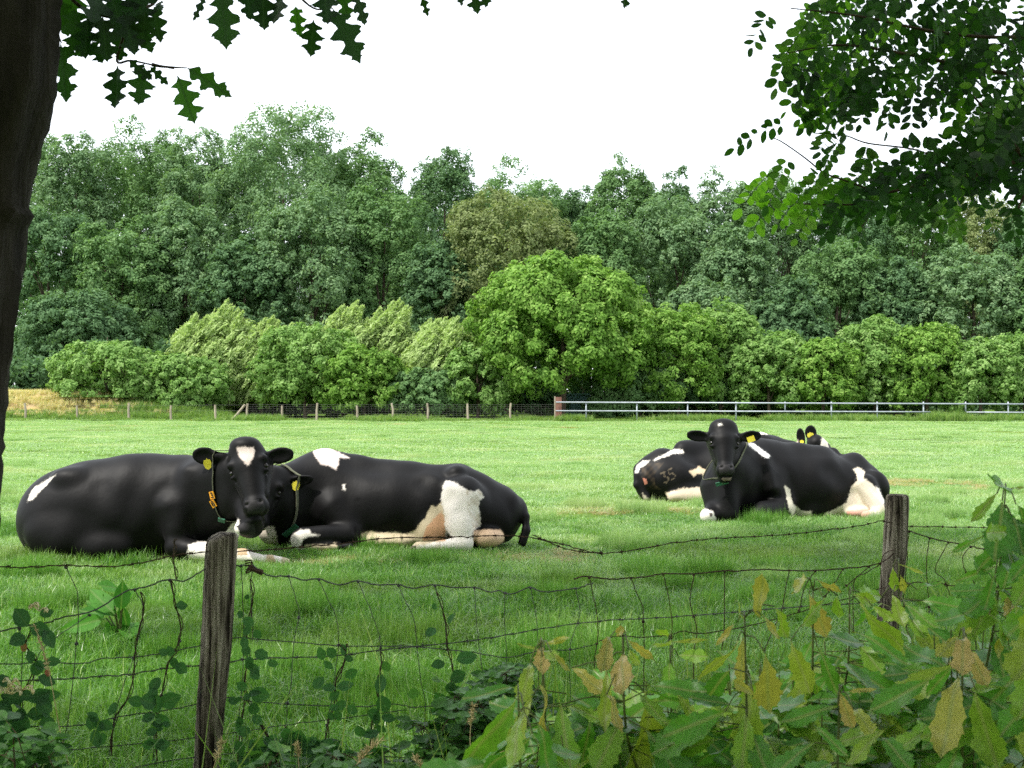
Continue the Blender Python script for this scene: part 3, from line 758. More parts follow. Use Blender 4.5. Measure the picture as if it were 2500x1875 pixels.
def in_poly(u, v, poly):
    poly = np.asarray(poly, float); r = np.zeros(len(u), bool); j = len(poly) - 1
    for i in range(len(poly)):
        (x1, y1), (x2, y2) = poly[i], poly[j]
        c = ((y1 > v) != (y2 > v)) & (u < (x2 - x1) * (v - y1) / (y2 - y1 + 1e-9) + x1)
        r ^= c; j = i
    return r

def wob(P, s, a):
    return a * (np.sin(P[:, 0] * s + 1.7 * np.sin(P[:, 2] * s * .8)) + np.sin(P[:, 2] * s * 1.31 + 2.1 * np.sin(P[:, 0] * s * .6)) + .8 * np.sin(P[:, 0] * s * 2.9 + P[:, 2] * s * 2.3) + .6 * np.sin(P[:, 2] * s * 5.1 - P[:, 0] * s * 4.3))

m_, n_, l_, out_ = newmat('cow_hide')
ca = n_.new('ShaderNodeAttribute'); ca.attribute_name = 'coat'
g_ = n_.new('ShaderNodeNewGeometry')
mp_ = n_.new('ShaderNodeMapping'); mp_.inputs['Scale'].default_value = (1.0, 1.0, 0.35); l_.new(g_.outputs['Position'], mp_.inputs[0])
t1 = noise(n_, l_, 40, 1, mp_.outputs[0]); t2 = noise(n_, l_, 9, 4, g_.outputs['Position'])
cr = mixc(n_, l_, 1.0, ca.outputs['Color'], mixc(n_, l_, t2.outputs['Fac'], (0.86, 0.86, 0.86), (1.12, 1.11, 1.08)), 'MULTIPLY')
p_ = n_.new('ShaderNodeBsdfPrincipled'); l_.new(cr, p_.inputs['Base Color'])
p_.inputs['Roughness'].default_value = 0.54; p_.inputs['Specular IOR Level'].default_value = 0.17
p_.inputs['Sheen Weight'].default_value = 0.02; p_.inputs['Sheen Roughness'].default_value = 0.4
ad_ = n_.new('ShaderNodeMath'); ad_.operation = 'MULTIPLY_ADD'; ad_.inputs[1].default_value = 5.0; l_.new(t2.outputs['Fac'], ad_.inputs[0]); l_.new(t1.outputs['Fac'], ad_.inputs[2])
b_ = n_.new('ShaderNodeBump'); b_.inputs['Strength'].default_value = 0.12; b_.inputs['Distance'].default_value = 0.005
l_.new(ad_.outputs[0], b_.inputs['Height']); l_.new(b_.outputs[0], p_.inputs['Normal']); l_.new(p_.outputs[0], out_.inputs[0])
M['hide'] = m_
M['eye'] = solid_mat('wet_dark_eye', [(0.3, (0.006, 0.005, 0.004)), (0.7, (0.015, 0.011, 0.008))], 20, 0.12, 0.6, 0, 0)
M['yellow_tag'] = solid_mat('yellow_ear_tag_plastic', [(0.3, (0.58, 0.50, 0.03)), (0.7, (0.72, 0.64, 0.06))], 20, 0.45, 0.4, 0, 0)
M['orange_tag'] = solid_mat('orange_number_tag', [(0.3, (0.85, 0.36, 0.02)), (0.7, (0.95, 0.42, 0.03))], 20, 0.5, 0.4, 0, 0)
M['strap'] = solid_mat('worn_grey_green_strap', [(0.3, (0.085, 0.09, 0.055)), (0.7, (0.16, 0.165, 0.11))], 40, 0.8, 0.2, 0, 0.1)
M['green_plastic'] = solid_mat('green_buckle_plastic', [(0.3, (0.02, 0.10, 0.055)), (0.7, (0.04, 0.16, 0.09))], 30, 0.5, 0.4, 0, 0)
M['black_print'] = solid_mat('black_print', [(0.3, (0.02, 0.02, 0.02)), (0.7, (0.03, 0.03, 0.03))], 30, 0.6, 0.3, 0, 0)

BLK = np.array([0.0042, 0.0040, 0.0044]); WHT = np.array([0.82, 0.77, 0.70]); CRM = np.array([0.60, 0.50, 0.36]); PNK = np.array([0.62, 0.36, 0.22]); NOSE = np.array([0.030, 0.028, 0.030])

def head(S, poll, muz, sc, face=(0, -1, 0), jaw=0.0, jawx=0.0, wf=1.0):
    """poll, muz: world points; face: rough direction the forehead looks"""
    poll, muz = np.asarray(poll), np.asarray(muz)
    sc = np.linalg.norm(muz - poll) / .475
    D = nrm(muz - poll); Fc = nrm(np.asarray(face) - D * np.dot(face, D)); Rt = nrm(np.cross(Fc, D)) 
    if Rt[0] < 0: Rt = -Rt
    ax = np.stack([Rt, Fc, D])
    L = lambda a, f, d: poll + sc * (a * Rt + f * Fc + d * D)
    e = lambda c, r, k=.03, **kw: S.ell(L(*c), np.array(r) * sc, k, ax, **kw)
    c = lambda a, b, ra, rb, k=.03, **kw: S.cone(L(*a), L(*b), ra * sc, rb * sc, k, **kw)
    e((0, -.05, .085), (.122 * wf, .11, .085), .05); e((0, -.045, .01), (.085 * wf, .075, .05), .06)       # cranium, poll
    e((0, -.04, .17), (.128 * wf, .105, .10), .04)                                             # brow width
    c((0, -.015, .17), (0, -.005, .43), .102 * wf, .070, .04, sq=(Fc, .9))                      # face bridge
    e((0, -.02, .475), (.092, .078, .072), .04)                                           # muzzle
    e((0, .022, .46), (.070, .040, .045), .03)                                            # nose pad
    for s in (-1, 1):
        c((s * .065, -.12, .15), (s * .045, -.085, .36), .085, .052, .04)                  # cheek
        e((s * .108 * wf, .018, .145), (.032, .032, .026), .035)                                # brow ridge
        e((s * .122 * wf, .014, .197), (.017, .018, .010), .014, cut=True)                      # eye socket
        e((s * .112 * wf, .002, .232), (.022, .018, .012), .03)                                 # lower lid
        c((s * .105, -.02, .27), (s * .075, -.03, .36), .014, .012, .02)                   # facial crest
        e((s * .050, .058, .462), (.017, .020, .011), .010, ax_=None, cut=True) if False else S.ell(L(s * .048, .060, .462), np.array((.018, .024, .012)) * sc, .010, ax, cut=True)
    # lower jaw
    c((0, -.12, .22), (jawx * .6, -.085 - jaw * .3, .44 + jaw), .062, .05, .035)
    e((jawx, -.075 - jaw * .25, .475 + jaw), (.064, .062, .042), .03)
    # mouth line
    S.ell(L(jawx * .5, -.03, .535 + jaw * .25), np.array((.085, .09, .012 + jaw * .25)) * sc, .012, ax, cut=True)
    S.ell(L(jawx, -.045 - jaw * .2, .485 + jaw), np.array((.06, .05, .04)) * sc, .02, ax)
    return L, ax, sc, wf

def ear(S, base, tip, hw, nrm_dir, thick=.021):
    base, tip = np.asarray(base), np.asarray(tip)
    X = nrm(tip - base); N = nrm(np.asarray(nrm_dir) - X * np.dot(nrm_dir, X)); Y = np.cross(N, X)
    ln = np.linalg.norm(tip - base); c = base + X * ln * .54
    S.ell(c, (ln * .5, hw, thick), .022, np.stack([X, Y, N]))
    S.cone(base - X * .04, base + X * ln * .2, .036, .034, .03)
    S.ell(c + N * thick * 1.05, (ln * .40, hw * .74, thick * .95), .012, np.stack([X, Y, N]), cut=True)
    return c, X, Y, N

def cow(label, base, lo, hi, build, paint, h=0.0095):
    S = SDF(lo, hi, h)
    info = build(S)
    V, Q = S.mesh()
    # loose skin, muscle and rib undulations
    nn = np.cross(V[Q[:, 1]] - V[Q[:, 0]], V[Q[:, 2]] - V[Q[:, 0]]); v0 = np.zeros_like(V)
    for i in range(4): np.add.at(v0, Q[:, i], nn)
    v0 = unit(v0); v0 = v0 if (v0 * (V - V.mean(0))).sum() > 0 else -v0
    w_ = np.sin(V[:, 0] * 17 + 1.5 * np.sin(V[:, 2] * 5)) * np.clip((V[:, 2] - .25) * 3, 0, 1) * .0035
    w_ += (np.sin(V[:, 0] * 9 + V[:, 2] * 13 + 2 * np.sin(V[:, 1] * 7)) + np.sin(V[:, 0] * 21 - V[:, 2] * 11 + V[:, 1] * 15)) * .003
    hdp = info[0][0](0, 0, .2); w_ *= np.clip((np.linalg.norm(V - hdp, axis=1) - .35) * 4, .1, 1); V = V + v0 * w_[:, None]
    t = thing('dairy_cow', base, label, 'cow', 'black and white cows lying in the meadow')
    # normals for the facing test
    nn = np.cross(V[Q[:, 1]] - V[Q[:, 0]], V[Q[:, 2]] - V[Q[:, 0]]); vn = np.zeros_like(V)
    for i in range(4): np.add.at(vn, Q[:, i], nn)
    vn = unit(vn)
    if (vn * (V - V.mean(0))).sum() < 0: Q = Q[:, ::-1]; vn = -vn
    cols = paint(V, vn)
    body = mesh_obj('body', V, Q, M['hide'], t, smooth=True, cols=cols)
    bvh = BVHTree.FromPolygons([Vector(p) for p in V], [tuple(int(i) for i in q) for q in Q])
    return t, bvh, info

def cast(bvh, u, v, off=0.004, d=10.0):
    o = Vector((0, 0, EYE)); p = Vector(at(u, v, d)); dr = (p - o).normalized()
    hit = bvh.ray_cast(o, dr)
    if hit[0] is None: return None, None
    n = hit[1]
    if n.dot(dr) > 0: n = -n
    return np.array(hit[0] + n * off), np.array(n)

def plate(name, c, n, up, w, h, t, mat, parent, shape=None, label=None):
    """small flat plate with real thickness; shape = outline in unit square"""
    n = nrm(n); up = nrm(np.asarray(up) - n * np.dot(up, n)); r = np.cross(up, n)
    sh = np.array(shape if shape is not None else [(-1, -1), (1, -1), (1, 1), (-1, 1)], float)
    P = c + r * sh[:, :1] * w / 2 + up * sh[:, 1:] * h / 2
    k = len(sh); V = np.vstack([P, P + n * t, c[None], (c + n * t)[None]])
    j = np.arange(k); j2 = (j + 1) % k
    return mesh_obj(name, V, [np.stack([j, j2, j2 + k, j + k], -1), np.vstack([np.stack([np.full(k, 2 * k), j2, j], -1), np.stack([np.full(k, 2 * k + 1), j + k, j2 + k], -1)])], mat, parent, label=label), r, up

TAGSH = [(-.75, 1), (-.2, 1), (-.12, 1.3), (.12, 1.3), (.2, 1), (.75, 1), (1, .3), (.7, -.7), (0, -1.1), (-.7, -.7), (-1, .3)]

def collar(bvh, pts, center, parent, w=0.032, off=0.008, n=56, rmax=.36, mat='strap'):
    """strap hugging the neck all the way round, in the plane of three visible points"""
    A, B, Cc = [np.asarray(p) for p in pts]
    Nn = nrm(np.cross(B - A, Cc - A)); c = np.asarray(center, float); c = c - Nn * np.dot(c - A, Nn)
    e1 = nrm(A - c); e2 = np.cross(Nn, e1); ring = []
    for i in range(n):
        a = 2 * math.pi * i / n; d = math.cos(a) * e1 + math.sin(a) * e2
        hit = bvh.ray_cast(Vector(c + d * rmax), Vector(-d), rmax)
        ring.append(np.linalg.norm(np.array(hit[0]) - c) if hit[0] is not None else .2)
    r = np.array(ring)
    for _ in range(2): r = np.maximum(r, (np.roll(r, 1) + np.roll(r, -1)) / 2)
    V = []
    for i in range(n):
        a = 2 * math.pi * i / n; d = math.cos(a) * e1 + math.sin(a) * e2
        for s, o in ((-1, off), (1, off), (1, off + .006), (-1, off + .006)): V.append(c + d * (r[i] + o) + Nn * s * w / 2)
    i = np.arange(n)[:, None] * 4; k = ((np.arange(n) + 1) % n)[:, None] * 4; j = np.arange(4)[None]; j2 = (j + 1) % 4
    Q = np.stack(np.broadcast_arrays(i + j, i + j2, k + j2, k + j), -1).reshape(-1, 4)
    o = mesh_obj('collar', np.array(V), Q, M[mat], parent)
    return o, c, e1, e2, Nn, r

def ring_pt(ci, ang, off=.02):
    o, c, e1, e2, Nn, r = ci
    d = math.cos(ang) * e1 + math.sin(ang) * e2
    return c + d * (np.interp(ang % (2 * math.pi), np.linspace(0, 2 * math.pi, len(r) + 1), np.append(r, r[0])) + off), d, np.cross(Nn, d)

def nearest_ang(ci, u, v):
    best = min(range(180), key=lambda i: (lambda q, d: (q[0] - u) ** 2 + (q[1] - v) ** 2 + (1e6 if d[1] > 0.1 else 0))(proj(ring_pt(ci, 2 * math.pi * i / 180)[0]), ring_pt(ci, 2 * math.pi * i / 180)[1]))
    return 2 * math.pi * best / 180

def eyes(parent, L, ax, sc, wf, sides=(-1, 1)):
    for s in sides:
        c = L(s * (.112 * wf), .004, .197)
        th = np.linspace(0, math.pi, 9); V = []
        for a in th:
            for b in np.linspace(0, 2 * math.pi, 12, endpoint=False): V.append(c + .019 * sc * np.array([math.sin(a) * math.cos(b), math.sin(a) * math.sin(b), math.cos(a)]))
        i = np.arange(8)[:, None] * 12; j = np.arange(12)[None]; j2 = (j + 1) % 12
        mesh_obj('eye', np.array(V), np.stack(np.broadcast_arrays(i + j, i + j2, i + 12 + j2, i + 12 + j), -1).reshape(-1, 4), M['eye'], parent, smooth=True)

def ear_tag(bvh, parent, u, v, w, h, up=(0, 0, 1), off=.010, shape=TAGSH):
    p, n = cast(bvh, u, v, off)
    if p is None: return
    n = nrm(n * .5 + np.array([0, -1, .1]))
    plate('ear_tag', p, n, up, w, h, .003, M['yellow_tag'], parent, shape)

Z1 = lambda x, y: (x / 2.9105, 1020 + y / 2.9105)                    # enlargements of the photograph used for measuring
Z2 = lambda x, y: (620 + x / 3.072, 1060 + y / 3.072)
Z3 = lambda x, y: (1520 + x / 3.253, 1000 + y / 3.253)
Z4 = lambda x, y: (450 + x / 5.53, 1050 + y / 5.53)
def PX(px, r, y): return r / F * y       # pixels to metres at depth y

def painter(base_white, zf, rules, extra=None):
    """rules: (polygon in px, colour, wobble) applied to the side of the coat that shows; the far side stays black"""
    def f(V, vn):
        cols = np.tile(BLK, (len(V), 1))
        u, v = proj(V)
        wu = u + wob(V, 26, 1.3); wv = v + wob(V[:, ::-1], 23, 1.3)
        view = unit(np.array([0, 0, EYE]) - V); fac = (view * vn).sum(1) > -0.12
        gg = np.random.default_rng(3)
        for poly, col, w in rules:
            al = np.zeros(len(V))
            for _ in range(7):
                hf = gg.normal(0, .9, (2, len(V)))
                al += in_poly(u + (wu - u) * w + hf[0] + wob(V, 110, .45), v + (wv - v) * w + hf[1] * 1.5 + wob(V[:, ::-1], 90, .45), poly)
            al = (al / 7 * fac)[:, None]; cols = cols * (1 - al) + np.asarray(col) * al
        if extra: extra(V, vn, u, v, cols, fac)
        # soften patch borders by one ring of blending is left to interpolation
        return cols
    return f

# ---------------------------------------------------------------- cow 1 (front left, number 38)
def b1(S):
    yc = 10.36; p = lambda x, y, d=yc: at(*Z1(x, y), d)
    q = lambda u, v, d=yc: at(u, v, d)
    k = yc / F
    S.ell(q(300, 1250), (190 * k, .37, 127 * k), .10)
    S.ell(q(205, 1248), (142 * k, .35, 116 * k), .10)
    S.ell(q(150, 1275), (104 * k, .33, 103 * k), .10)
    S.ell(q(430, 1235), (130 * k, .31, 121 * k), .12)
    S.ell(q(345, 1190), (150 * k, .26, 80 * k), .10)                 # spine ridge
    S.ell(q(505, 1270), (82 * k, .25, 100 * k), .12)                 # brisket
    S.ell(q(170, 1166, 10.16), (38 * k, .09, 24 * k), .08)           # hip bone
    S.cone(q(238, 1178, 9.93), q(262, 1235, 9.88), .06, .04, .12, cut=True)      # hollow flank
    S.cone(q(462, 1155, 10.08), q(436, 1285, 10.02), .045, .05, .10)              # shoulder blade
    S.cone(q(395, 1190, 9.98), q(392, 1300, 9.95), .03, .03, .10, cut=True)       # crease behind the shoulder
    S.ell(q(170, 1310, 10.10), (100 * k, .15, 62 * k), .07)          # folded thigh
    S.ell(q(255, 1335, 10.06), (70 * k, .12, 38 * k), .06)           # stifle
    S.cone(q(425, 1240, 10.10), q(440, 1325, 10.05), .14, .10, .07)  # shoulder to elbow
    S.cone(q(430, 1335, 10.02), q(545, 1353, 9.88), .088, .070, .04) # forearm
    S.cone(q(545, 1353, 9.88), q(650, 1367, 9.80), .056, .036, .035)
    S.ell(q(590, 1356, 9.85), (.075, .055, .052), .03)               # knee
    S.ell(q(656, 1367, 9.80), (.05, .042, .040), .02)                # fetlock
    S.cone(q(664, 1367, 9.80), q(700, 1372, 9.78), .038, .026, .02)
    S.cone(q(545, 1300, 10.2), q(566, 1296, 10.1), .09, .062, .04)   # far knee, bent
    S.cone(q(566, 1298, 10.1), q(560, 1360, 10.15), .055, .035, .03)
    S.cone(q(470, 1190, 10.3), q(575, 1150, 10.04), .235, .165, .12) # neck
    S.cone(q(480, 1250, 10.3), q(575, 1205, 10.02), .22, .15, .10)
    S.cone(q(500, 1290, 10.2), q(570, 1240, 10.0), .12, .09, .10)
    poll, muz = at(597, 1084, 9.88), at(624, 1238, 9.66)
    hd = head(S, poll, muz, 1.16, (0.05, -1, .12), jaw=.06, jawx=-.035, wf=1.04)
    S.ell(at(606, 1290, 9.74), (.105, .10, .062), .05); S.cone(at(612, 1282, 9.8), at(600, 1215, 10.0), .095, .11, .06)
    S.ell(at(600, 1104, 9.88), (.128, .09, .09), .06); S.ell(at(596, 1084, 9.87), (.10, .075, .05), .06)                # curly poll
    e = [ear(S, at(*Z4(455, 355), 9.95), at(*Z4(110, 335), 9.93), .074, (-.15, -1, -.1)),
         ear(S, at(*Z4(1085, 370), 9.94), at(*Z4(1475, 320), 9.95), .070, (.2, -1, -.1))]
    return hd, e
r1_ = [([Z1(190, 600), Z1(240, 500), Z1(400, 400), Z1(330, 480), Z1(270, 530), Z1(235, 580), Z1(205, 585)], WHT, .3),
       ([Z1(1338, 895), Z1(1450, 880), Z1(2100, 960), Z1(2100, 1100), Z1(1300, 1100), Z1(1345, 990), Z1(1333, 950)], WHT, .8),
       ([Z1(1590, 830), Z1(1640, 760), Z1(1700, 720), Z1(1700, 850), Z1(1590, 850)], WHT, .2),
       ([Z4(705, 235), Z4(760, 225), Z4(860, 240), Z4(930, 230), Z4(950, 300), Z4(935, 370), Z4(895, 440), Z4(855, 480), Z4(800, 420), Z4(740, 350), Z4(715, 290)], np.array([.62, .53, .48]), .35),
       ([Z4(545, 240), Z4(600, 225), Z4(600, 270), Z4(550, 270)], np.array([.5, .4, .35]), .3)]
def x1(V, vn, u, v, cols, fac):
    tan = (np.abs(u - 660) < 11 + 3 * np.sin(V[:, 2] * 60)) & (v > 1345) & (cols[:, 0] > .3); cols[tan] = [.55, .42, .27]
    tan = (np.abs(u - 592) < 12) & (v > 1335) & (v < 1356) & (cols[:, 0] > .3); cols[tan] = [.5, .36, .22]
    hoof = (u > 688) & (v > 1350); cols[hoof] = [.55, .47, .34]
    m = in_poly(u, v, [Z4(820, 950), Z4(1070, 935), Z4(1095, 1060), Z4(1050, 1140), Z4(860, 1130)]) & fac; cols[m] = NOSE
    m = in_poly(u, v, [Z4(700, 1300), Z4(800, 1250), Z4(950, 1280), Z4(960, 1400), Z4(800, 1440)]) & fac; cols[m] = NOSE * .8
lo = at(20, 1390, 10.4); hi = at(740, 1040, 10.4)
c1, bv1, (hd1, e1_) = cow('leftmost, nearly all black cow, chewing, with a white forehead patch and orange collar tags', at(300, 1370, 10.36) * [1, 1, 0],
    (lo[0], 9.45, -.06), (hi[0], 10.95, hi[2]), b1, painter(0, None, r1_, x1))
eyes(c1, *hd1)
ear_tag(bv1, c1, *Z4(315, 455), .066, .078, (-.15, 0, 1)); ear_tag(bv1, c1, *Z4(1205, 490), .070, .050, (.45, 0, 1))
pa = [cast(bv1, *Z4(*q))[0] for q in ((395, 620), (405, 840), (500, 1180))]
cl1 = collar(bv1, pa, at(575, 1190, 10.08), c1)
def number_tag(ci, parent, u, v, w, h, ch):
    a = nearest_ang(ci, u, v); p, d, tg = ring_pt(ci, a, .019)
    up = tg if tg[2] > 0 else -tg
    n_ = nrm(d * .6 + np.array([0, -1, 0]))
    o, r, upv = plate('number_tag', p, n_, up, w, h, .006, M['orange_tag'], ci[0])
    if ch:
        tc = bpy.data.curves.new('number_digit', 'FONT'); tc.body = ch; tc.size = h * 1.05; tc.align_x = 'CENTER'; tc.align_y = 'CENTER'; tc.offset = .0012
        to = bpy.data.objects.new('tmp', tc); C.objects.link(to)
        bpy.context.view_layer.update()
        me = bpy.data.meshes.new_from_object(to.evaluated_get(bpy.context.evaluated_depsgraph_get()))
        co = np.empty(len(me.vertices) * 3, np.float32); me.vertices.foreach_get('co', co); co = co.reshape(-1, 3)
        nn_ = nrm(n_)
        W_ = p + nn_ * .0085 + r * co[:, :1] + upv * co[:, 1:2]
        # digits are printed on the plate: one parent level only
        tri = np.array([list(pl.vertices)[:3] for pl in me.polygons if len(pl.vertices) == 3]); qd = np.array([list(pl.vertices) for pl in me.polygons if len(pl.vertices) == 4])
        mesh_obj('number_digit', W_, [x for x in (tri, qd) if len(x)], M['black_print'], ci[0])
        bpy.data.objects.remove(to, do_unlink=True)
number_tag(cl1, c1, *Z4(407, 882), .046, .062, '3'); number_tag(cl1, c1, *Z4(428, 990), .046, .062, '8')
a_ = nearest_ang(cl1, *Z4(503, 1215)); p_, d_, t_ = ring_pt(cl1, a_, .016); plate('buckle', p_, nrm(d_ + np.array([0, -1.2, 0])), (0.25, 0, 1), .058, .036, .014, M['green_plastic'], cl1[0])

# ---------------------------------------------------------------- cow 2 (middle)
def b2(S):
    yc = 10.98; k = yc / F; q = lambda x, y, d=yc: at(*Z2(x, y), d)
    S.ell(at(935, 1237, yc), (195 * k, .38, 101 * k), .10)
    S.ell(at(800, 1212, yc), (105 * k, .31, 106 * k), .12)
    S.ell(at(1060, 1238, yc), (120 * k, .35, 96 * k), .10)
    S.cone(at(790, 1128, yc), at(1000, 1158, yc), .10, .085, .12)
    S.cone(at(1000, 1160, yc), at(1118, 1168, yc), .09, .10, .10)
    S.ell(q(1515, 298, 10.84), (.085, .075, .075), .06)                # hip bone
    S.cone(q(1560, 370, 10.98), q(1960, 570, 10.98), .155, .10, .10)
    S.ell(at(1165, 1252, yc), (95 * k, .32, 84 * k), .10)
    S.ell(at(1225, 1262, 11.0), (44 * k, .25, 60 * k), .09)
    S.ell(at(1248, 1245, 10.9), (22 * k, .10, 36 * k), .05)           # pin bone
    S.ell(at(1130, 1232, 10.74), (62 * k, .15, 70 * k), .05)          # near thigh
    S.cone(q(1560, 480, 10.72), q(1560, 700, 10.60), .165, .118, .05)
    S.cone(q(1560, 680, 10.60), q(1580, 810, 10.54), .112, .075, .04) # lower thigh and hock
    S.cone(q(1580, 825, 10.52), q(1400, 840, 10.50), .062, .048, .035)
    S.cone(q(1400, 840, 10.50), q(1230, 845, 10.48), .045, .042, .03)
    S.cone(q(1230, 845, 10.48), q(1175, 865, 10.47), .038, .022, .02)
    S.ell(q(1760, 775, 10.66), (42 * k * .9, .15, 24 * k), .04)      # udder seen behind the leg
    S.ell(q(1340, 720, 10.72), (40 * k, .14, 52 * k), .05)           # fore udder and flank fold
    S.ell(q(1000, 790, 10.76), (85 * k, .16, 24 * k), .05)           # belly
    S.cone(q(600, 560, 10.74), q(720, 730, 10.66), .16, .115, .07)   # shoulder to elbow
    S.cone(q(700, 760, 10.60), q(385, 765, 10.44), .105, .082, .04)  # forearm
    S.ell(q(345, 790, 10.42), (.078, .075, .088), .04)               # knee
    S.cone(q(360, 830, 10.42), q(560, 845, 10.44), .045, .034, .03); S.cone(q(560, 845, 10.44), q(720, 845, 10.46), .036, .034, .02)
    S.cone(q(230, 700, 10.9), q(110, 735, 10.72), .10, .075, .05)    # far foreleg
    S.ell(q(100, 745, 10.70), (.075, .06, .078), .03); S.cone(q(110, 790, 10.72), q(190, 800, 10.8), .04, .035, .03)
    S.ell(at(712, 1255, 10.85), (56 * k, .24, 72 * k), .10)
    S.cone(q(770, 500, 10.58), q(792, 720, 10.54), .022, .028, .05, cut=True)    # crease behind the elbow
    S.cone(q(1290, 330, 10.66), q(1420, 470, 10.56), .05, .06, .10, cut=True)     # hollow in front of the hip
    S.cone(at(760, 1175, 10.95), at(690, 1180, 10.72), .235, .16, .10)
    S.cone(at(740, 1230, 10.9), at(680, 1225, 10.68), .20, .14, .10)
    hd = head(S, at(664, 1146, 10.60), at(630, 1275, 10.42), 1.0, (-.1, -1, .1))
    e = [ear(S, q(235, 370, 10.62), q(442, 332, 10.62), .052, (.1, -1, -.25)), ear(S, at(628, 1170, 10.6), at(570, 1160, 10.62), .06, (0, -1, 0))]
    S.cone(q(1985, 520, 10.98), q(2035, 620, 10.90), .045, .036, .04); S.cone(q(2035, 620, 10.9), q(2040, 720, 10.86), .036, .034, .02)
    S.cone(q(2040, 720, 10.86), q(2012, 815, 10.84), .042, .034, .02)
    return hd, e
r2_ = [([Z2(438, 90), Z2(560, 100), Z2(725, 180), Z2(640, 178), Z2(634, 225), Z2(618, 268), Z2(570, 242), Z2(500, 222), Z2(465, 180), Z2(448, 140)], np.array([.72, .62, .57]), .25),
       ([Z2(664, 380), Z2(684, 378), Z2(682, 420), Z2(666, 415)], WHT, .2),
       ([Z2(1438, 345), Z2(1490, 355), Z2(1560, 395), Z2(1620, 425), Z2(1690, 420), Z2(1722, 468), Z2(1688, 500), Z2(1695, 620), Z2(1700, 680), Z2(1650, 720), Z2(1645, 880), Z2(1140, 900), Z2(1180, 830), Z2(1400, 795),
         Z2(1430, 700), Z2(1425, 600), Z2(1402, 490), Z2(1415, 400)], WHT, .5),
       ([Z2(1650, 722), Z2(1750, 712), Z2(1850, 716), Z2(1880, 760), Z2(1875, 870), Z2(1645, 870)], np.array([.62, .44, .29]), .3),
       ([Z2(800, 745), Z2(880, 722), Z2(960, 742), Z2(1060, 735), Z2(1160, 742), Z2(1230, 705), Z2(1260, 650), Z2(1310, 590), Z2(1335, 535), Z2(1360, 545), Z2(1405, 500), Z2(1430, 640), Z2(1435, 800), Z2(1200, 840), Z2(1150, 900), Z2(830, 900)], np.array([.62, .52, .36]), .8),
       ([Z2(1290, 700), Z2(1340, 640), Z2(1405, 580), Z2(1430, 640), Z2(1436, 800), Z2(1260, 800)], np.array([.60, .35, .20]), .2),
       ([Z2(255, 870), Z2(262, 800), Z2(300, 745), Z2(360, 715), Z2(410, 712), Z2(430, 745), Z2(500, 762), Z2(430, 765), Z2(370, 785), Z2(355, 840), Z2(400, 880)], WHT, .3),
       ([Z2(380, 835), Z2(620, 820), Z2(620, 890), Z2(380, 890)], np.array([.5, .42, .3]), .5),
       ([Z2(-20, 790), Z2(40, 730), Z2(110, 690), Z2(150, 690), Z2(185, 830), Z2(80, 840), Z2(-20, 840)], np.array([.70, .62, .52]), .3)]
def x2(V, vn, u, v, cols, fac):
    a = in_poly(u, v, [Z2(1590, 400), Z2(1720, 400), Z2(1720, 700), Z2(1640, 700), Z2(1600, 560)]) & (cols[:, 0] > .6)
    d = np.clip(.5 + wob(V, 40, .35), 0, 1)[:, None] * .55
    cols[a] = (cols * (1 - d) + np.array([.42, .34, .22]) * d)[a]
    a = in_poly(u, v, [Z2(1140, 800), Z2(1400, 800), Z2(1400, 900), Z2(1140, 900)]) & (cols[:, 0] > .4)
    cols[a] = (cols * (1 - d) + np.array([.34, .29, .2]) * d)[a]
    hoof = (u > Z2(1150, 0)[0]) & (u < Z2(1215, 0)[0]) & (v > Z2(0, 835)[1]); cols[hoof] = [.10, .085, .065]
lo = at(560, 1370, 10.9); hi = at(1320, 1080, 10.9)
c2, bv2, (hd2, e2_) = cow('middle cow with a white hind leg and its head half hidden behind its neighbour', at(960, 1345, 10.98) * [1, 1, 0],
    (lo[0], 10.1, -.06), (hi[0], 11.6, hi[2] + .05), b2, painter(0, None, r2_, x2))
eyes(c2, *hd2)
ear_tag(bv2, c2, *Z2(312, 392), .074, .074, (.1, 0, 1))
pa = [cast(bv2, *Z2(*q))[0] for q in ((262, 262), (318, 480), (285, 690))]
cl2 = collar(bv2, pa, at(690, 1205, 10.78), c2, mat='strap')
a_ = nearest_ang(cl2, *Z2(260, 712)); p_, d_, t_ = ring_pt(cl2, a_, .012); plate('buckle', p_, nrm(d_ + np.array([0, -1.2, 0])), t_ if abs(t_[2]) < .6 else (1, 0, .4), .05, .15, .012, M['green_plastic'], cl2[0])
number_tag(cl2, c2, *Z2(166, 696), .05, .03, None)

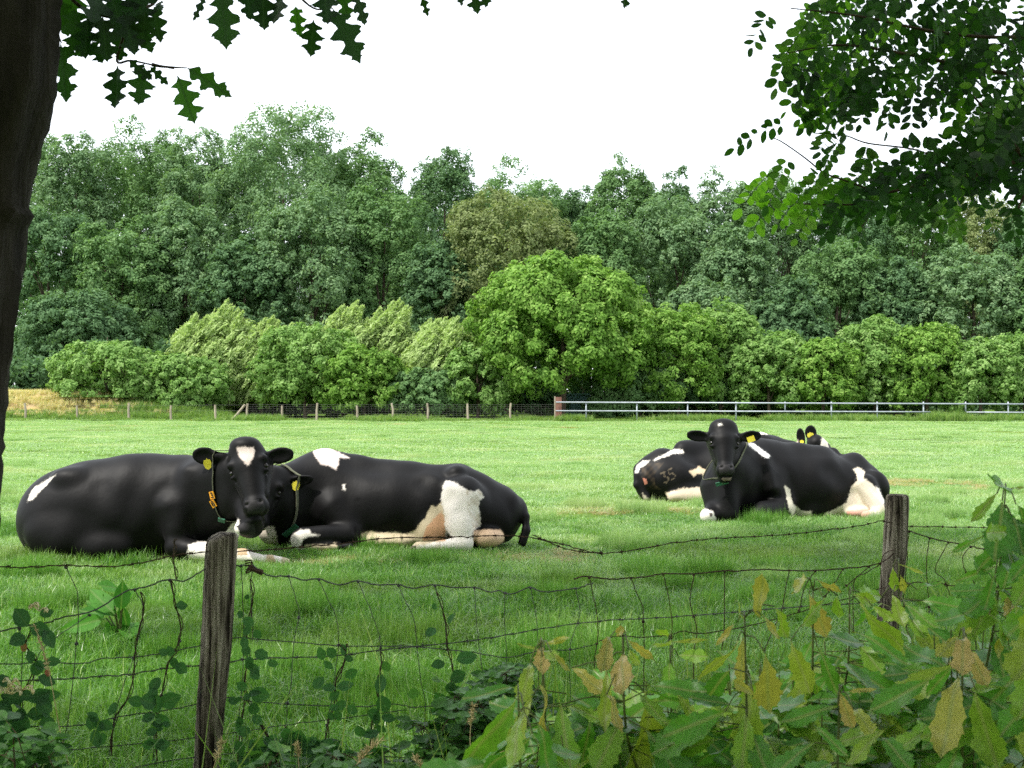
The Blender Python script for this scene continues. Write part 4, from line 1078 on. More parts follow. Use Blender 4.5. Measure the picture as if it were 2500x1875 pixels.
# ---------------------------------------------------------------- cow 3 (right front, looking at the camera)
def b3(S):
    k = 13.4 / F; q = lambda x, y, d=13.4: at(*Z3(x, y), d)
    S.ell(at(1955, 1183, 13.5), (135 * k, .37, 91 * k), .12)
    S.ell(at(1865, 1172, 13.4), (90 * k, .31, 95 * k), .12)
    S.ell(at(1785, 1190, 13.2), (70 * k, .29, 80 * k), .12)
    S.ell(at(2060, 1196, 13.62), (92 * k, .32, 82 * k), .10)
    S.cone(q(960, 330, 13.35), q(1600, 372, 13.55), .13, .10, .12)     # withers and spine
    S.ell(q(1660, 350, 13.66), (.09, .06, .07), .06)
    S.cone(q(1690, 470, 13.12), q(1760, 560, 13.12), .09, .06, .13, cut=True)
    S.cone(q(1120, 400, 13.1), q(1190, 620, 13.02), .05, .06, .10)
    S.cone(q(1340, 480, 13.05), q(1350, 760, 13.06), .035, .03, .10, cut=True)
    S.cone(q(1830, 440, 13.62), q(2000, 590, 13.62), .13, .11, .10); S.ell(q(2035, 660, 13.62), (.10, .2, .16), .07)
    S.ell(q(2000, 620, 13.40), (.16, .12, .19), .06)                   # thigh
    S.cone(q(1930, 600, 13.30), q(2040, 790, 13.14), .125, .085, .03)
    S.cone(q(2045, 815, 13.14), q(1950, 840, 13.02), .07, .052, .03); S.ell(q(1945, 838, 12.98), (.068, .05, .05), .02)
    S.ell(q(1800, 760, 13.38), (.24, .14, .15), .06)                   # flank and udder
    S.ell(q(1870, 820, 13.24), (.13, .10, .065), .04)
    S.ell(q(1480, 790, 13.36), (.26, .16, .13), .08)                   # belly
    S.cone(q(1150, 560, 13.2), q(1270, 760, 13.14), .17, .125, .08)    # near shoulder to elbow
    S.cone(q(1270, 790, 13.10), q(1110, 810, 12.90), .12, .105, .05)
    S.ell(q(1080, 835, 12.86), (.105, .09, .085), .04)
    S.cone(q(1090, 865, 12.88), q(1260, 868, 13.0), .045, .04, .03)
    S.cone(q(740, 620, 13.10), q(745, 780, 13.02), .16, .12, .08)      # far shoulder
    S.cone(q(735, 800, 13.0), q(690, 838, 12.80), .10, .075, .04); S.ell(q(668, 840, 12.76), (.07, .07, .074), .03)
    S.cone(q(690, 868, 12.78), q(740, 868, 12.9), .045, .04, .02)
    S.cone(q(960, 400, 13.25), q(835, 260, 12.98), .20, .135, .12)     # neck
    S.cone(q(900, 520, 13.1), q(820, 400, 12.90), .22, .13, .12)
    S.cone(q(835, 520, 12.92), q(835, 820, 12.88), .10, .125, .10)     # dewlap and brisket
    hd = head(S, q(800, 120, 12.86), q(818, 482, 12.64), .93, (.0, -1, .12), jaw=.05, wf=1.10)
    S.ell(q(802, 140, 12.88), (.138, .085, .088), .07); S.ell(q(804, 205, 12.90), (.145, .08, .09), .06)
    e = [ear(S, q(700, 222, 12.90), q(508, 198, 12.90), .064, (-.1, -1, -.15)), ear(S, q(925, 222, 12.90), q(1100, 205, 12.90), .064, (.1, -1, -.15))]
    S.cone(q(2060, 560, 13.7), q(2090, 700, 13.66), .034, .028, .03); S.cone(q(2090, 700, 13.66), q(2092, 840, 13.62), .028, .034, .02)
    return hd, e
r3_ = [([Z3(975, 262), Z3(1040, 268), Z3(1120, 325), Z3(1175, 368), Z3(1165, 384), Z3(1135, 384), Z3(1060, 328)], np.array([.82, .80, .79]), .15),
       ([Z3(1288, 598), Z3(1332, 636), Z3(1340, 700), Z3(1360, 755), Z3(1425, 808), Z3(1500, 806), Z3(1522, 880), Z3(1362, 872), Z3(1325, 800), Z3(1300, 700)], np.array([.66, .61, .50]), .35),
       ([Z3(1828, 472), Z3(1880, 458), Z3(1922, 492), Z3(1908, 545), Z3(1975, 580), Z3(2012, 630), Z3(2060, 700), Z3(2085, 790), Z3(2090, 890), Z3(1600, 890), Z3(1600, 825), Z3(1690, 790), Z3(1780, 735),
         Z3(1812, 625), Z3(1862, 560), Z3(1860, 510)], np.array([.70, .63, .52]), .35),
       ([Z3(2010, 610), Z3(2040, 630), Z3(2082, 740), Z3(2070, 750), Z3(2020, 650)], WHT, .2),
       ([Z3(1780, 800), Z3(1960, 790), Z3(1970, 830), Z3(1900, 860), Z3(1780, 850)], np.array([.62, .33, .26]), .2),
       ([Z3(590, 900), Z3(590, 800), Z3(640, 785), Z3(720, 805), Z3(725, 830), Z3(755, 900)], WHT, .2),
       ([Z3(752, 118), Z3(775, 104), Z3(795, 120), Z3(765, 132)], WHT, .1)]
def x3(V, vn, u, v, cols, fac):
    m = in_poly(u, v, [Z3(760, 440), Z3(880, 432), Z3(885, 490), Z3(860, 520), Z3(770, 520)]) & fac & (V[:, 1] < 12.9); cols[m] = NOSE
    m = in_poly(u, v, [Z3(780, 545), Z3(888, 535), Z3(888, 562), Z3(800, 568)]) & fac & (V[:, 1] < 12.74); cols[m] = [.22, .17, .14]
    m = in_poly(u, v, [Z3(690, 820), Z3(715, 825), Z3(712, 850), Z3(695, 850)]) & fac & (V[:, 1] < 13.0); cols[m] = [.12, .10, .09]
    d = (np.clip(.5 + wob(V, 30, .4), 0, 1) * .4)[:, None]; a = (cols[:, 0] > .6) & (u > 2040)
    cols[a] = (cols * (1 - d) + np.array([.5, .42, .32]) * d)[a]
lo = at(1660, 1300, 13.4); hi = at(2185, 1000, 13.4)
c3, bv3, (hd3, e3_) = cow('cow facing the camera at right, slanting white bar on its black shoulder', at(1940, 1272, 13.45) * [1, 1, 0],
    (lo[0], 12.35, -.06), (hi[0] + .05, 14.15, hi[2]), b3, painter(0, None, r3_, x3))
eyes(c3, *hd3)
ear_tag(bv3, c3, *Z3(1018, 235), .080, .060, (-.35, 0, 1), shape=[(-1, -1), (1, -1), (1, 1), (-1, 1)])
pa = [cast(bv3, *Z3(*q))[0] for q in ((700, 430), (725, 545), (800, 590))]
try:
    cl3 = collar(bv3, [pa[0] + [0, .04, 0], pa[1], at(*Z3(945, 285), 13.05)], at(*Z3(825, 400), 12.98), c3, w=.018, off=.004)
    a_ = nearest_ang(cl3, *Z3(785, 592)); p_, d_, t_ = ring_pt(cl3, a_, .012); plate('buckle', p_, nrm(d_ + np.array([0, -1, 0])), (-.3, 0, 1), .13, .04, .012, M['green_plastic'], cl3[0])
except Exception as ex: print('collar3', ex)

# ---------------------------------------------------------------- cow 4 (right back, rump towards the viewer)
def b4(S):
    k = 15.9 / F; q = lambda x, y, d=15.9: at(*Z3(x, y), d)
    S.ell(at(1628, 1163, 15.75), (72 * k, .35, 62 * k), .10)
    S.ell(at(1600, 1178, 15.7), (51 * k, .30, 50 * k), .08)
    S.ell(at(1735, 1156, 16.0), (118 * k, .38, 72 * k), .12)
    S.ell(at(1835, 1142, 16.2), (90 * k, .30, 80 * k), .12)
    S.cone(q(480, 318, 15.85), q(700, 318, 16.0), .12, .13, .10)
    S.ell(q(480, 292, 15.95), (.09, .1, .06), .06)
    S.cone(q(300, 400, 15.72), q(150, 480, 15.62), .14, .10, .10)
    S.ell(q(440, 560, 15.55), (.36, .17, .22), .08)                    # near thigh with the brand
    S.ell(q(520, 660, 15.48), (.26, .14, .13), .06); S.cone(q(620, 690, 15.42), q(400, 690, 15.40), .09, .07, .04)
    S.ell(q(190, 560, 15.48), (.09, .10, .16), .06)                    # pin bones
    S.cone(q(120, 520, 15.5), q(115, 600, 15.46), .055, .045, .05); S.cone(q(115, 600, 15.46), q(190, 700, 15.42), .045, .05, .04)
    S.cone(at(1855, 1092, 16.25), at(1960, 1112, 16.38), .20, .15, .12)
    S.cone(at(1870, 1135, 16.2), at(1965, 1140, 16.35), .22, .14, .12)
    hd = head(S, at(1996, 1068, 16.42), at(2040, 1150, 16.62), .95, (.75, -.25, .5))
    e = [ear(S, q(1425, 290, 16.36), q(1408, 150, 16.36), .058, (-.3, -1, .1)), ear(S, q(1500, 250, 16.50), q(1490, 126, 16.50), .088, (.2, -1, .1))]
    S.cone(at(1930, 1200, 16.0), at(1900, 1215, 15.9), .10, .08, .05)
    return hd, e
def digit(u, v, pts, w):
    d = np.full(len(u), 1e9)
    for (a, b) in zip(pts[:-1], pts[1:]):
        a, b = np.array(a, float), np.array(b, float); ab = b - a
        t = np.clip(((u - a[0]) * ab[0] + (v - a[1]) * ab[1]) / (ab @ ab), 0, 1)
        d = np.minimum(d, np.hypot(u - a[0] - t * ab[0], v - a[1] - t * ab[1]))
    return d < w
r4_ = [([Z3(240, 402), Z3(330, 355), Z3(400, 318), Z3(480, 316), Z3(486, 346), Z3(400, 352), Z3(300, 385), Z3(262, 404)], WHT, .2),
       ([Z3(95, 500), Z3(115, 440), Z3(160, 408), Z3(220, 405), Z3(185, 435), Z3(140, 462), Z3(120, 505)], WHT, .2),
       ([Z3(525, 492), Z3(580, 468), Z3(610, 448), Z3(640, 472), Z3(700, 472), Z3(700, 560), Z3(640, 590), Z3(650, 545), Z3(630, 512), Z3(590, 508), Z3(565, 535)], np.array([.66, .52, .36]), .3),
       ([Z3(338, 662), Z3(430, 640), Z3(485, 618), Z3(560, 622), Z3(700, 610), Z3(700, 760), Z3(380, 740)], np.array([.60, .50, .39]), .5),
       ([Z3(150, 660), Z3(185, 690), Z3(240, 735), Z3(170, 720)], np.array([.4, .35, .28]), .3),
       ([Z3(930, 160), Z3(970, 160), Z3(970, 185), Z3(930, 185)], WHT, .2),
       ([Z3(1085, 160), Z3(1150, 165), Z3(1175, 190), Z3(1100, 198)], WHT, .2),
       ([Z3(1570, 320), Z3(1575, 260), Z3(1590, 205), Z3(1620, 215), Z3(1640, 320)], np.array([.66, .60, .54]), .2),
       ([Z3(1370, 290), Z3(1380, 235), Z3(1395, 240), Z3(1392, 290)], np.array([.6, .5, .42]), .1)]
def x4(V, vn, u, v, cols, fac):
    m = in_poly(u, v, [Z3(150, 430), Z3(330, 420), Z3(250, 520), Z3(260, 600), Z3(320, 640), Z3(230, 630), Z3(150, 540)]) & fac & (cols[:, 0] < .1)
    d = (np.clip(.45 + wob(V, 18, .3), 0, 1) * .5)[:, None]; cols[m] = (cols * (1 - d) + np.array([.10, .07, .04]) * d)[m]
    m = in_poly(u, v, [Z3(160, 545), Z3(188, 548), Z3(200, 590), Z3(175, 595)]) & fac; cols[m] = [.42, .17, .12]
    # branded number 35, turned a little anticlockwise
    A = lambda x, y: (1631.5 + (x * math.cos(-.42) - y * math.sin(-.42)), 1161.5 + (x * math.sin(-.42) + y * math.cos(-.42)))
    three = [A(*p) for p in ((-15, -12), (-4, -13), (-9, -3), (-3, 3), (-4, 10), (-11, 14), (-16, 11))]
    five = [A(*p) for p in ((15, -13), (5, -12), (4, -2), (12, -2), (15, 5), (11, 12), (4, 12))]
    m = (digit(u + wob(V, 60, .5), v, three, 2.0) | digit(u + wob(V, 60, .5), v, five, 2.0)) & fac & (np.random.default_rng(4).random(len(u)) > .25); cols[m] = [.10, .08, .055]
lo = at(1530, 1250, 15.8); hi = at(2080, 1020, 15.8)
c4, bv4, (hd4, e4_) = cow('cow behind the others at right, rump to the left with a branded 35', at(1700, 1222, 15.9) * [1, 1, 0],
    (lo[0], 15.1, -.06), (hi[0] + .15, 16.95, hi[2] + .05), b4, painter(0, None, r4_, x4), h=.0105)
ear_tag(bv4, c4, *Z3(1490, 212), .095, .085, (-.1, 0, 1)); ear_tag(bv4, c4, *Z3(1425, 262), .055, .05, (0, 0, 1))
# ================================================================== NEAR FENCE
PD1, PD2 = 3.36, 4.60
A1, A2 = at(541, 1385, PD1), at(2180, 1295, PD2)
fdir = nrm([A2[0] - A1[0], A2[1] - A1[1], 0]); fn = np.array([fdir[1], -fdir[0], 0.0])
if fn[1] > 0: fn = -fn                                              # faces the viewer
def on_fence(u, v, off=0.0):
    """point where the sight line of a pixel meets the upright plane of the fence"""
    o = np.array([0, 0, EYE]); d = at(u, v, 1.0) - o; c = A1 + fn * off
    t = np.dot(c - o, fn) / np.dot(d, fn)
    return o + d * t
Z5 = lambda x, y: (x / 3.16, 1350 + y / 3.16)
Z6 = lambda x, y: (600 + x / 3.16, 1350 + y / 3.16)
Z7 = lambda x, y: (1200 + x / 3.16, 1350 + y / 3.16)
Z8 = lambda x, y: (1800 + x / 2.289, 1150 + y / 2.289)

fence = thing('wire_fence', (A1[0], A1[1], 0), 'near fence of weathered wooden posts with rusty barbed wire and sagging square netting', 'fence')

def wood_post(name, path, label=None, chamfer=0.0, parent=None):
    """path: (centre point, width) from the ground to the top; slightly squared, cracked and irregular"""
    mb = MB(); g = np.random.default_rng(len(path) * 7 + int(path[0][1] * 1000))
    C_ = np.array([p[0] for p in path]); W_ = np.array([p[1] for p in path])
    n = 40; t = np.linspace(0, 1, n); tt = np.linspace(0, 1, len(path))
    P = np.stack([np.interp(t, tt, C_[:, i]) for i in range(3)], -1); w = np.interp(t, tt, W_)
    seg = 26; th = np.linspace(0, 2 * math.pi, seg, endpoint=False)
    base = (np.abs(np.cos(th)) ** 5 + np.abs(np.sin(th)) ** 5) ** (-1 / 5)
    base = .5 * base + .5; crack = 1 - .07 * (g.random(seg) > .72) - .02 * g.random(seg)
    V = []
    for i in range(n):
        rr = w[i] / 2 * base * crack * (1 + .012 * np.sin(t[i] * 19 + th * 3)) / 1.06
        off = g.normal(0, .0006, (seg, 1)) * np.ones(3)
        V.append(P[i] + (rr * np.cos(th))[:, None] * fdir + (rr * np.sin(th))[:, None] * fn + off)
    V = np.array(V)
    # rounded, chipped top
    top = V[-1].copy(); c = P[-1]
    rings = [c + (top - c) * s + np.array([0, 0, dz]) for s, dz in ((.97, .006), (.86, .011), (.5, .013))]
    if chamfer: V[-1][:, 2] -= np.clip(-(V[-1] - c) @ fdir, 0, None) * chamfer; rings = [r - np.outer(np.clip(-(r - c) @ fdir, 0, None) * chamfer, [0, 0, 1]) for r in rings]
    allr = np.vstack([V.reshape(-1, 3)] + rings); m = n + 3
    i = np.arange(m - 1)[:, None] * seg; j = np.arange(seg)[None]; j2 = (j + 1) % seg
    Q = np.stack(np.broadcast_arrays(i + j, i + j2, i + seg + j2, i + seg + j), -1).reshape(-1, 4)
    V2 = np.vstack([allr, [c + [0, 0, .013]]]); jj = np.arange(seg)
    T = np.stack([np.full(seg, m * seg), (m - 1) * seg + jj, (m - 1) * seg + (jj + 1) % seg], -1)
    return mesh_obj(name, V2, [Q, T], M['wood'], parent, smooth=True, label=label)

k1, k2 = PD1 / F, PD2 / F
p_bot = at(503, 1875, PD1); p_top = at(541, 1312, PD1)
gnd = p_bot + (p_bot - p_top) * (p_bot[2] + .1) / (p_top[2] - p_bot[2])
wood_post('post', [(gnd, 62 * k1), (p_bot, 66 * k1), (at(528, 1560, PD1), 77 * k1), (p_top, 80 * k1)], 'thicker fence post with a chipped sloping top, nearer the left', .5, fence)
q_top = at(2191, 1215, PD2); q_mid = at(2186, 1330, PD2); q_bot = at(2172, 1480, PD2)
gnd2 = q_bot + (q_bot - q_mid) * (q_bot[2] + .1) / (q_mid[2] - q_bot[2])
wood_post('post', [(gnd2, 52 * k2), (q_bot, 53 * k2), (q_mid, 57 * k2), (q_top, 54 * k2)], 'thinner dark fence post with a flat top, at the right', 0, fence)

def wire(name, pts, r, mat='wire', off=0.0, parent=fence, n=5, kinks=0.0015):
    P = spline([on_fence(u, v, off) for u, v in pts], n)
    P = P + rng.normal(0, kinks * .5, P.shape)
    mb = MB(); mb.tube(P, r, 5, cap=True); return P, mb

def barbs(mb, P, step, r=.0011):
    s = np.concatenate([[0], np.cumsum(np.linalg.norm(np.diff(P, axis=0), axis=1))]); x = .03
    while x < s[-1]:
        c = np.array([np.interp(x, s, P[:, i]) for i in range(3)]); d = fdir
        th = np.linspace(0, 4 * math.pi, 9)
        a, b = np.array([0, 0, 1.]), fn
        coil = np.stack([c + d * (t / (4 * math.pi) - .5) * .009 + (np.cos(t) * a + np.sin(t) * b) * .0034 for t in th]); mb.tube(coil, r, 4)
        for _ in range(2):
            q = nrm(rng.normal(size=3) * [0.7, .7, 1.2]); mb.tube([c - q * .013, c + q * .013], [r * .5, r * .5], 4)
        x += step * rng.uniform(.9, 1.1)

def barbed(pts, mat, off=0.0, step=.078):
    P, mb = wire('barbed_wire', pts, .0014, off=off)
    P2 = P + np.stack([np.zeros(len(P)), np.zeros(len(P)), .002 * np.sin(np.arange(len(P)) * 1.9)], -1) + fn * .001
    mb.tube(P2, .0013, 4); barbs(mb, P, step); mb.build('barbed_wire', M[mat], fence)

barbed([(-260, 1392), (0, 1383), (28, 1386), (90, 1384), (160, 1380), (225, 1383), (291, 1381), (348, 1374), (400, 1362), (459, 1351), (540, 1346), (620, 1345), (705, 1338), (785, 1331), (848, 1325), (945, 1314), (1076, 1312), (1141, 1310), (1206, 1308), (1280, 1310), (1336, 1322), (1379, 1339), (1446, 1350),
        (1514, 1348), (1639, 1326), (1720, 1317), (1808, 1311), (1920, 1305), (2034, 1292), (2110, 1282), (2155, 1272), (2209, 1284), (2300, 1286), (2418, 1288), (2520, 1290), (2700, 1294)], 'rust', .02)
barbed([(1300, 1306), (1336, 1320), (1380, 1330), (1430, 1345), (1470, 1350)], 'rust', .024)
barbed([(-260, 1668), (20, 1662), (104, 1659), (196, 1655), (253, 1650), (316, 1647), (392, 1634), (475, 1625), (590, 1612), (676, 1606), (806, 1602), (932, 1587), (1043, 1575), (1154, 1564), (1233, 1551), (1352, 1530), (1485, 1515), (1564, 1510), (1675, 1504), (1801, 1494), (2000, 1478), (2160, 1470), (2300, 1464), (2600, 1460)], 'wire', -.03)

netting = MB()
def strand(pts, r=.0017, off=0.0, mb=None, n=5):
    P, m = wire('w', pts, r, off=off, n=n); (mb or netting).tube(P, r, 5)
def knot(u, v, mb=None, off=0.0, r=.0042):
    c = on_fence(u, v, off); m = mb or netting
    for _ in range(3):
        q = nrm(rng.normal(size=3)); q2 = nrm(np.cross(q, rng.normal(size=3))); th = np.linspace(0, 6.28, 8)
        m.tube(np.stack([c + (q * math.cos(t) + q2 * math.sin(t)) * r for t in th]), .0013, 4, cap=False)
top = [(-200, 1600), (-60, 1562), (0, 1541), (47, 1531), (120, 1518), (142, 1510), (190, 1500), (237, 1487), (300, 1447), (332, 1438), (370, 1428), (405, 1415), (449, 1418), (475, 1405), (506, 1388), (550, 1382), (585, 1381), (606, 1380), (630, 1388), (657, 1405), (704, 1407), (742, 1416), (777, 1413), (828, 1428), (872, 1418), (916, 1427), (970, 1427),
       (1008, 1436), (1059, 1428), (1106, 1434), (1157, 1434), (1195, 1445), (1217, 1441), (1249, 1451), (1293, 1434), (1327, 1445), (1406, 1436), (1432, 1428), (1447, 1425)]
strand(top, .0021)
strand([(-200, 1625), (0, 1621), (47, 1620), (120, 1617), (206, 1619), (247, 1608), (326, 1604), (380, 1597), (475, 1580), (579, 1557), (625, 1560), (717, 1568), (822, 1576), (932, 1578), (1011, 1578), (1094, 1587), (1170, 1595), (1239, 1605), (1311, 1591), (1390, 1586), (1453, 1574)], .0016)
strand([(-200, 1780), (76, 1773), (158, 1773), (221, 1767), (278, 1752), (335, 1743), (443, 1728), (494, 1715), (554, 1703), (592, 1709), (663, 1716), (802, 1723), (916, 1724), (964, 1719), (1011, 1726), (1075, 1724), (1170, 1734), (1233, 1735), (1330, 1728), (1440, 1715)], .0016)
strand([(-200, 1850), (139, 1833), (253, 1823), (443, 1805), (600, 1785), (695, 1770), (790, 1759), (910, 1744), (992, 1733)], .0014, -.02)
strand([(-200, 1960), (100, 1925), (400, 1860), (600, 1838), (676, 1843), (790, 1846), (875, 1844), (1000, 1850), (1200, 1860), (1440, 1850)], .0016)
strand([(-200, 2080), (300, 2010), (800, 1990), (1440, 1990)], .0016)
V_ = [[Z6(330, 180), Z6(375, 320), Z6(405, 420), Z6(410, 500), Z6(370, 690), Z6(350, 1000), Z6(320, 1160), Z6(310, 1330), Z6(250, 1560), Z6(240, 1750)],
      [Z6(565, 205), Z6(640, 370), Z6(705, 520), Z6(715, 710), Z6(690, 900), Z6(655, 1170), Z6(625, 1330), Z6(600, 1560), Z6(600, 1750)],
      [Z6(865, 220), Z6(945, 400), Z6(1020, 600), Z6(1040, 735), Z6(1045, 880), Z6(1012, 1000), Z6(1025, 1175), Z6(1000, 1560)],
      [Z6(1180, 255), Z6(1245, 400), Z6(1300, 520), Z6(1322, 725), Z6(1345, 950), Z6(1385, 1170), Z6(1360, 1560)],
      [Z6(1460, 255), Z6(1500, 380), Z6(1530, 500), Z6(1555, 745), Z6(1600, 900), Z6(1580, 1180), Z6(1560, 1560)],
      [Z6(1765, 270), Z6(1778, 500), Z6(1805, 770), Z6(1832, 1000), Z6(1790, 1215), Z6(1790, 1560)],
      [Z6(2000, 310), Z6(1995, 500), Z6(2012, 800), Z6(2020, 1200)],
      [Z7(300, 270), Z7(345, 500), Z7(360, 740), Z7(360, 1200)], [Z7(650, 275), Z7(682, 450), Z7(640, 600), Z7(605, 745), Z7(607, 1150)],
      [Z5(1310, 210), Z5(1345, 350), Z5(1392, 560), Z5(1385, 680), Z5(1350, 745), Z5(1290, 900), Z5(1250, 1100), Z5(1200, 1300), Z5(1180, 1600)],
      [Z5(1040, 285), Z5(1108, 420), Z5(1070, 640), Z5(1030, 810), Z5(960, 1000), Z5(900, 1190), Z5(885, 1280), Z5(840, 1560)],
      [Z5(690, 480), Z5(480, 620), Z5(340, 730), Z5(280, 850), Z5(240, 1150)], [Z5(510, 110), Z5(560, 220), Z5(600, 330), Z5(590, 700), Z5(520, 1340), Z5(440, 1560)],
      [Z5(150, 585), Z5(170, 850), Z5(150, 1300)], [Z5(1860, 100), Z5(1870, 300), Z5(1880, 660), Z5(1860, 1120), Z5(1800, 1560)], [Z5(1950, 100), Z5(1935, 300), Z5(1950, 660)]]
for v in V_: strand(v, .0012, n=4); [knot(*v[i]) for i in range(0, len(v)) if i in (0, 3, 6)]
netting.build('netting', M['wire'], fence, label='sagging galvanised netting left of the join')

net2 = MB(); ST = lambda p, r=.0019, off=0.0: strand(p, r, off, net2)
ST([(1401, 1414), (1421, 1407), (1440, 1408), (1470, 1412), (1500, 1414), (1540, 1411), (1580, 1408), (1618, 1401), (1694, 1401), (1770, 1393), (1800, 1394), (1861, 1390), (1929, 1393), (1997, 1393), (2062, 1387), (2119, 1382), (2163, 1367), (2193, 1340)], .0024, .03)
ST([(1463, 1565), (1504, 1553), (1570, 1556), (1640, 1549), (1668, 1540), (1703, 1547), (1760, 1540), (1814, 1531), (1900, 1510), (2000, 1480), (2106, 1450), (2149, 1437), (2165, 1433)], .0018, .03)
ST([(1463, 1700), (1600, 1695), (1800, 1680), (2000, 1640), (2160, 1600), (2320, 1590), (2600, 1580)], .0018, .03)
ST([(2200, 1290), (2215, 1295), (2270, 1313), (2310, 1322), (2368, 1333), (2403, 1341), (2440, 1338), (2477, 1339), (2600, 1345)], .0024, .03)
ST([(2205, 1424), (2213, 1426), (2240, 1421), (2263, 1424), (2290, 1420), (2311, 1428), (2360, 1432), (2405, 1435), (2600, 1440)], .0020, .03)
for v in ([Z7(755, 190), Z7(785, 340), Z7(820, 520), Z7(812, 700), Z7(795, 850), Z7(800, 1200)], [Z7(1075, 195), Z7(1120, 310), Z7(1165, 410), Z7(1170, 530), Z7(1175, 650), Z7(1176, 900), Z7(1170, 1200)],
          [Z7(1325, 168), Z7(1362, 320), Z7(1390, 490), Z7(1390, 650), Z7(1395, 1000)], [Z7(1560, 168), Z7(1540, 290), Z7(1530, 375), Z7(1560, 490), Z7(1587, 610), Z7(1562, 760), Z7(1560, 1000)],
          [Z7(1800, 145), Z7(1797, 350), Z7(1795, 590), Z7(1770, 800)], [Z8(290, 555), Z8(268, 660), Z8(245, 780), Z8(150, 1000)], [Z8(435, 560), Z8(375, 650), Z8(345, 780)], [Z8(590, 550), Z8(540, 630), Z8(490, 700)],
          [Z8(735, 535), Z8(670, 590), Z8(610, 640)], [Z8(800, 520), Z8(720, 570), Z8(652, 622), Z8(650, 900)], [Z8(900, 430), Z8(810, 480), Z8(805, 640), Z8(800, 760)],
          [Z8(960, 340), Z8(948, 480), Z8(938, 640), Z8(928, 760), Z8(960, 950)], [Z8(1075, 375), Z8(1060, 480), Z8(1060, 610), Z8(1072, 760), Z8(1060, 950)],
          [Z8(1305, 425), Z8(1268, 460), Z8(1258, 500), Z8(1280, 570), Z8(1330, 640), Z8(1340, 800)], [Z8(1180, 400), Z8(1105, 550), Z8(1160, 610), Z8(1200, 740)], [Z8(1380, 440), Z8(1383, 530), Z8(1440, 620)], [Z8(1550, 435), Z8(1602, 500)]):
    strand(v, .0017, .03, net2, 4); knot(*v[0], net2, .03); knot(*v[min(3, len(v) - 1)], net2, .03, .005)
for u in (2215, 2311): knot(u, 1427, net2, .03, .008)
net2.build('netting', M['rust'], fence, label='darker rusty netting right of the join')
st = MB(); c = on_fence(606, 1386, .03)
for i in range(3): st.tube(spline([on_fence(598, 1370 + i * 6, .02), on_fence(612, 1368 + i * 6, .035), on_fence(615, 1380 + i * 6, .03), on_fence(600, 1392 + i * 4, .02)], 4), .0022, 5)
st.tube([c, on_fence(640, 1398, .03)], [.006, .009], 6); st.build('wire_tie', M['rust'], fence)

# ================================================================== LEAVES
OAK = [(0, .006), (.06, .03), (.11, .10), (.16, .23), (.20, .30), (.235, .25), (.27, .14), (.31, .12), (.36, .22), (.42, .33), (.47, .41), (.50, .33), (.53, .33), (.55, .20), (.59, .125), (.64, .135), (.69, .27), (.745, .34), (.77, .26), (.79, .25), (.815, .15), (.85, .12), (.885, .16), (.91, .10), (.95, .04), (1, .002)]
YOUNG = [(0, .003), (.04, .012), (.10, .035), (.17, .07), (.23, .11), (.27, .135), (.30, .145), (.325, .135), (.37, .14), (.42, .165), (.46, .20), (.49, .205), (.515, .18), (.56, .18), (.61, .21), (.655, .24), (.685, .24), (.71, .20), (.75, .185), (.79, .195), (.82, .18), (.845, .145), (.89, .115), (.93, .065), (.965, .035), (1, .002)]
OVAL = [(0, .004), (.04, .01), (.12, .14), (.25, .27), (.42, .34), (.6, .33), (.76, .25), (.9, .12), (1, .004)]
LANCE = [(0, .01), (.08, .02), (.15, .10), (.3, .15), (.5, .16), (.7, .12), (.88, .05), (1, .002)]

def leaf(mb, base, tip, wid, nrmv, shape, curl=0.12, fold=0.25, tint=.5, wav=0.02, g=rng):
    """one leaf blade between base and tip; wid = full width / length of the outline relative to 1"""
    base, tip = np.asarray(base, float), np.asarray(tip, float)
    X = tip - base; ln = np.linalg.norm(X); X = X / ln
    N = np.asarray(nrmv, float); N = N - X * np.dot(N, X); N = nrm(N); Y = np.cross(N, X)
    t = np.array([s[0] for s in shape]); w = np.array([s[1] for s in shape]); w = w / w.max() * wid / 2
    m = len(t); asym = g.normal(0, .015, (2, m)); ph = g.uniform(0, 6)
    rows = []
    for s in (-1, -.5, 0, .5, 1):
        ww = w * (1 + g.normal(0, .06, m)) if abs(s) == 1 else w
        yy = s * ww * ln
        tt = t + (asym[0 if s < 0 else 1] * (abs(s) == 1)) * (t > .05) * (t < .97) - (abs(s) == .5) * .01
        zz = -curl * ln * (np.sin(np.clip(tt, 0, 1) * math.pi * .5) ** 2 - tt) * 2.0 * (1 if curl > 0 else 1) + abs(s) * w * ln * fold + wav * ln * np.sin(tt * 11 + ph + s) * abs(s)
        rows.append(base + X * (tt * ln)[:, None] + Y * yy[:, None] + N * zz[:, None])
    V = np.stack(rows, 1).reshape(-1, 3)
    i = np.arange(m - 1)[:, None] * 5; j = np.arange(4)[None]
    Q = np.stack([i + j, i + j + 1, i + 5 + j + 1, i + 5 + j], -1).reshape(-1, 4)
    mb.V.append(V); mb.Q.append(Q + mb.n); mb.n += len(V)
    mb.A.append(np.full(len(V), tint)); mb.LA.append(np.repeat(t, 5)); mb.LW.append(np.stack([-w, -w / 2, 0 * w, w / 2, w], 1).ravel())

class LB(MB):
    def __init__(self): super().__init__(); self.LA = []; self.LW = []
    def add(self, V, Q=(), T=(), tint=0.5):
        super().add(V, Q, T, tint); self.LA.append(np.full(len(V), .02)); self.LW.append(np.full(len(V), .1)); return self
    def done(self, name, mat, parent=None, label=None):
        return mesh_obj(name, np.vstack(self.V), [x for x in (np.vstack(self.Q), np.vstack(self.T) if self.T else []) if len(x)], mat, parent, {'tint': np.concatenate(self.A), 'la': np.concatenate(self.LA), 'lw': np.concatenate(self.LW)}, smooth=True, label=label)

